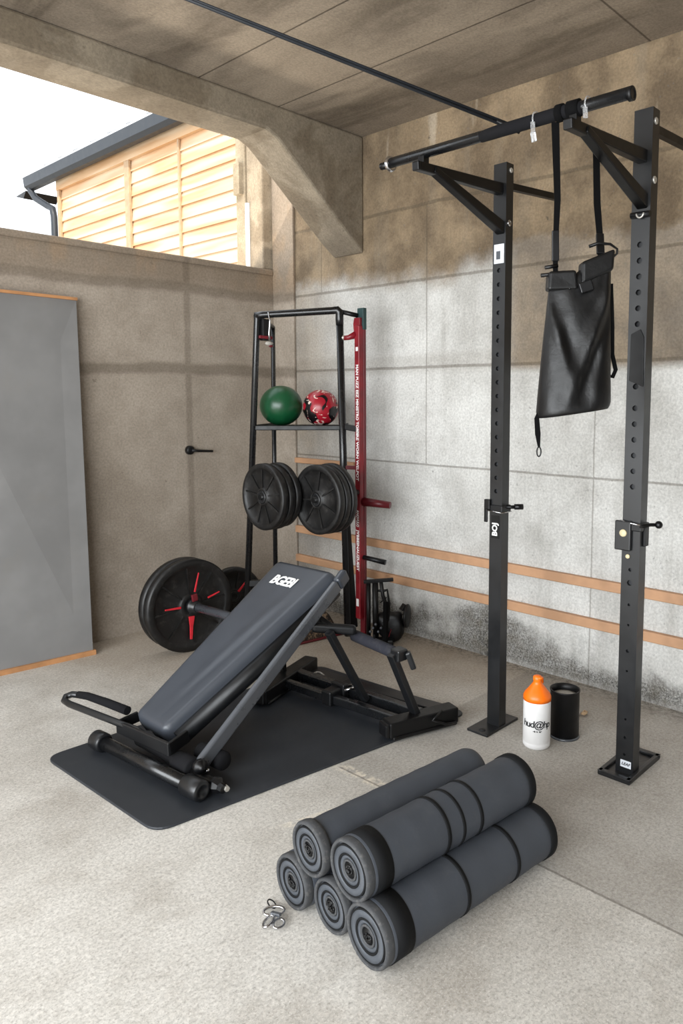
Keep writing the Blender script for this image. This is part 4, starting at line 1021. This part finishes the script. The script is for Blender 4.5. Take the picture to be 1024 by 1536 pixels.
# balls on the shelf
gb = MB().ball((-0.425, -0.372, SZ + 0.108), 0.115, 40, 24, (1, 1, 0.94)).build('green_ball', 'green', origin=(-0.425, -0.372, SZ))
tag(gb, 'glossy dark green exercise ball on the rack shelf', 'ball')
b_ = MB().ball((0, 0, 0), 0.097, 40, 24).build('red_ball', 'redball', origin=(0, 0, 0)); b_.location = (-0.300, -0.552, SZ + 0.097)
tag(b_, 'red and black patterned ball on the rack shelf, beside the green ball', 'ball')

# ------------------------------------------------------------------ weight plates
def plate(c, ax, r, th, label, spokes=7, grp='plates stacked on the rack pegs', red_marks=False, name='weight_plate', rot=0.2, detail=True):
    c = V3(c); ax = V3(ax).normalized(); root = thing(name, tuple(c), label, 'weight plate', grp)
    rim = th * 0.5
    m = MB()
    m.lathe(c, ax, [(0.0, 0.026), (0.0, r * 0.24), (0.004, r * 0.26), (0.010, r * 0.30), (0.012, r * 0.80), (0.005, r * 0.84), (0.0, r * 0.88), (0.002, r * 0.96), (0.006, r), (th - 0.006, r), (th, r * 0.96), (th, 0.026), (0.0, 0.026)], 64)
    if detail:
        a_, u_, d_ = frame_from(ax)
        for k in range(spokes):
            t = rot + 2 * math.pi * k / spokes; dr = a_ * math.cos(t) + u_ * math.sin(t)
            m.bar(c + dr * r * 0.24 + ax * 0.010, c + dr * r * 0.83 + ax * 0.010, 0.008, 0.010, ax)
    m.build('plate_disc', 'plate', root)
    if detail:
        MB().lathe(c, ax, [(0.002, 0.0145), (-0.003, 0.020), (-0.003, 0.030), (0.002, 0.034)], 24).build('hub_ring', 'black_metal', root)
    if red_marks:
        a_, u_, d_ = frame_from(ax)
        for t, l0, l1, bw in red_marks:
            dr = a_ * math.cos(t) + u_ * math.sin(t)
            MB().bar(c + dr * r * l0 - ax * 0.001, c + dr * r * l1 - ax * 0.002, bw, 0.006, ax, w1=bw * 0.6).build('red_marking', 'red_bright', root, bevel=0.002)
    return root
plate((-0.750, -0.612, 0.803), (1, 0, 0), 0.166, 0.042, 'black spoked weight plate facing out on the left rack peg', 9)
plate((-0.705, -0.612, 0.800), (1, 0, 0), 0.164, 0.040, 'second black plate on the left rack peg, behind the front one', detail=False)
plate((-0.661, -0.612, 0.805), (1, 0, 0), 0.163, 0.036, 'rearmost black plate on the left rack peg', detail=False)
plate((-0.622, -0.868, 0.800), (1, 0, 0), 0.170, 0.040, 'black spoked weight plate facing out on the right rack peg, next to the red upright', 7, rot=0.5)
plate((-0.578, -0.868, 0.798), (1, 0, 0), 0.170, 0.036, 'second black plate on the right rack peg, between two plates', detail=False)
plate((-0.538, -0.868, 0.800), (1, 0, 0), 0.172, 0.036, 'rearmost black plate on the right rack peg, nearest the red upright', detail=False)
# peg end nuts
# barbell with two bumper plates standing on the floor
AXB = (0.06, 1, 0.0)
BCn = V3((-0.962, -0.300, 0.238))
plate(BCn, AXB, 0.2375, 0.050, 'large black bumper plate with red markings on the barbell beside the left wall', 8, 'bumper plates on the barbell', [(math.pi / 2 - 0.25, 0.30, 0.72, 0.010), (0.28, 0.40, 0.70, 0.010), (math.pi - 0.05, 0.25, 0.62, 0.012), (-math.pi / 2 - 0.05, 0.28, 0.72, 0.022), (-math.pi / 2 - 0.05, 0.22, 0.42, 0.034)], 'bumper_plate', rot=0.1)
plate(BCn + V3(AXB) * 0.058, AXB, 0.236, 0.050, 'plain black bumper plate on the barbell, behind the red-marked one', 8, 'bumper plates on the barbell', name='bumper_plate', detail=False)
bb_ = thing('barbell', (-0.97, -0.45, 0.238), 'grey steel barbell bar whose far end carries the bumper plates', 'barbell')
bd = V3((0.02, -1.0, 0.03)).normalized()
MB().tube([BCn + V3((0.006, 0.115, -0.003)), BCn + bd * 0.05], 0.0245, 18).build('sleeve', 'grey_tube', bb_)
MB().lathe(BCn + bd * 0.006, bd, [(0, 0.026), (0, 0.040), (0.022, 0.040), (0.022, 0.030), (0.050, 0.030), (0.050, 0.018)], 20).build('collar', 'black_metal', bb_)
MB().tube([BCn + bd * 0.05, BCn + bd * 0.66], 0.0215, 18).build('bar_shaft', 'grey_tube', bb_)
MB().bar(BCn + bd * 0.03 + V3((0, 0, 0.030)), BCn + bd * 0.03 + V3((-0.004, 0, 0.066)), 0.030, 0.014).build('collar_lever', 'red_dark', bb_, bevel=0.003)
# small plate on the floor behind the bench
plate((-0.560, -0.10, 0.168), (0.25, 1, 0.0), 0.165, 0.045, 'small black plate with a red mark standing on the floor behind the bench', 6, 'small plates on the floor', [(0.85, 0.2, 0.6, 0.014), (2.5, 0.2, 0.5, 0.014)], rot=0.3)

# ------------------------------------------------------------------ black equipment beside the rack
ks = thing('folded_exerciser', (-0.20, -0.93, 0.0), 'folded black exercise machine with a wheel, on the floor right of the red upright', 'exercise machine')
def K(dx, d, z): # small offsets along the camera-facing plane at the rack corner: dx to the right, d deeper
    q_ = V3((-0.250, -0.90, 0)) + V3((0.676, -0.737, 0)) * dx + V3((0.737, 0.676, 0)) * d
    return V3((q_.x, q_.y, z))
m = MB(); m.ball((0, 0, 0), 1.0, 28, 16)
for i, p in enumerate(m.v):
    p = V3(p); k = 1 + 0.18 * noise.noise(p * 1.7) ; p = V3((math.copysign(abs(p.x) ** 0.8, p.x), math.copysign(abs(p.y) ** .8, p.y), math.copysign(abs(p.z) ** .8, p.z))) * k
    q_ = K(0.088, 0.03, 0.088) + V3((0.676, -0.737, 0)) * p.x * 0.078 + V3((0.737, 0.676, 0)) * p.y * 0.045 + V3((0, 0, 1)) * p.z * 0.078
    q_.z += 0.02 * max(0, -p.x); q_.z = max(q_.z, 0.001); m.v[i] = tuple(q_)
m.build('body_shell', 'black_plastic', ks)
MB().bar(K(-0.055, -0.01, 0.335), K(0.10, 0.0, 0.345), 0.020, 0.018).build('top_bar', 'black_dark', ks, bevel=0.003)
MB().tube([K(0.035, 0.0, 0.342), K(0.045, 0.0, 0.26), K(0.072, 0.0, 0.18), K(0.075, 0.0, 0.05)], 0.010, 10).build('frame_tube', 'black_dark', ks)
MB().tube([K(0.005, 0.0, 0.335), K(0.008, 0.0, 0.02)], 0.016, 10).build('frame_tube', 'black_dark', ks)
MB().tube([K(-0.030, 0.0, 0.330), K(-0.030, 0.0, 0.02)], 0.012, 10).build('frame_tube', 'black_dark', ks)
MB().tube([K(0.01, 0.0, 0.285), K(0.055, 0.0, 0.285), K(0.068, 0, 0.29), K(0.078, 0.0, 0.22), K(0.076, 0, 0.17)], 0.007, 8).build('bent_rod', 'black_dark', ks)
MB().tube([K(0.03, 0.0, 0.22), K(0.06, 0.0, 0.245), K(0.065, 0, 0.25)], 0.003, 6).build('thin_wire', 'black_dark', ks)
MB().tube([K(0.12, 0.03, 0.135), K(0.165, 0.035, 0.135)], 0.016, 12).build('wheel_axle', 'black_dark', ks)
wd = (K(1, 0, 0) - K(0, 0, 0)).normalized(); wd = (wd + V3((-0.2, -0.18, 0))).normalized()
wh = MB().lathe(K(0.163, 0.03, 0.142), wd, [(0, 0), (0, 0.05), (0.006, 0.062), (0.014, 0.062), (0.018, 0.055), (0.018, 0)], 30).build('wheel', 'black_plastic', ks)
MB().lathe(K(0.150, 0.028, 0.135), wd, [(0, 0), (0, 0.013), (0.014, 0.016), (0.014, 0)], 14).build('wheel_hub', 'zinc', wh)
MB().bar(K(0.140, 0.02, 0.175), K(0.160, 0.03, 0.205), 0.03, 0.014).build('wheel_guard', 'black_plastic', ks, bevel=0.003)
m = MB()
for k in range(7):
    m.ball(K(-0.02 + 0.014 * k, -0.03 + 0.004 * (k % 3), 0.075 + 0.018 * (k % 3)), 0.008, 8, 6)
m.build('chain_links', 'grey_tube', ks)
MB().bar(K(-0.05, -0.02, 0.02), K(0.10, -0.02, 0.02), 0.07, 0.03).build('base_bar', 'black_dark', ks, bevel=0.006)
MB().bar(K(0.058, -0.055, 0.02), K(0.060, -0.03, 0.235), 0.016, 0.022).build('dangling_strap', 'strap', ks)
MB().bar(K(0.075, -0.022, 0.045), K(0.088, -0.020, 0.085), 0.012, 0.003).build('red_tab', 'red_dark', ks)

# coarse brown mat bundled up under the rack
m = MB(); nx, ny = 40, 14; vs = []; fs = []
for s_ in (0, 1):
    for i in range(nx + 1):
        for j in range(ny + 1):
            u, v = i / nx, j / ny; x = -0.62 + 0.36 * u; y = -0.60 - 0.06 * u + 0.24 * v
            e = min(1, 6 * min(u, 1 - u)) * min(1, 5 * min(v, 1 - v))
            hgt = (0.10 + 0.10 * v + 0.03 * noise.noise(V3((u * 5, v * 3, 4)))) * e ** 0.5
            vs.append((x, y, 0.002 if s_ else max(0.004, hgt)))
W = ny + 1; off = (nx + 1) * W
for i in range(nx):
    for j in range(ny):
        a = i * W + j; fs.append((a, a + 1, a + W + 1, a + W)); fs.append((off + a, off + a + W, off + a + W + 1, off + a + 1))
edge = [j for j in range(W)] + [i * W + ny for i in range(1, nx + 1)] + [nx * W + j for j in range(ny - 1, -1, -1)] + [i * W for i in range(nx - 1, 0, -1)]
for k in range(len(edge)):
    a, b2 = edge[k], edge[(k + 1) % len(edge)]; fs.append((a, b2, off + b2, off + a))
m.add(vs, fs, True)
rg = thing('fibre_doormat', (-0.44, -0.50, 0.0), 'crumpled coarse brown fibre mat on the floor under the storage rack', 'doormat')
m.build('fibre_pile', 'rug', rg)
MB().bar((-0.63, -0.612, 0.008), (-0.25, -0.672, 0.008), 0.012, 0.012).build('border_strip', 'red_dark', rg, bevel=0.004)

# leave the scene evaluated
bpy.context.view_layer.update()
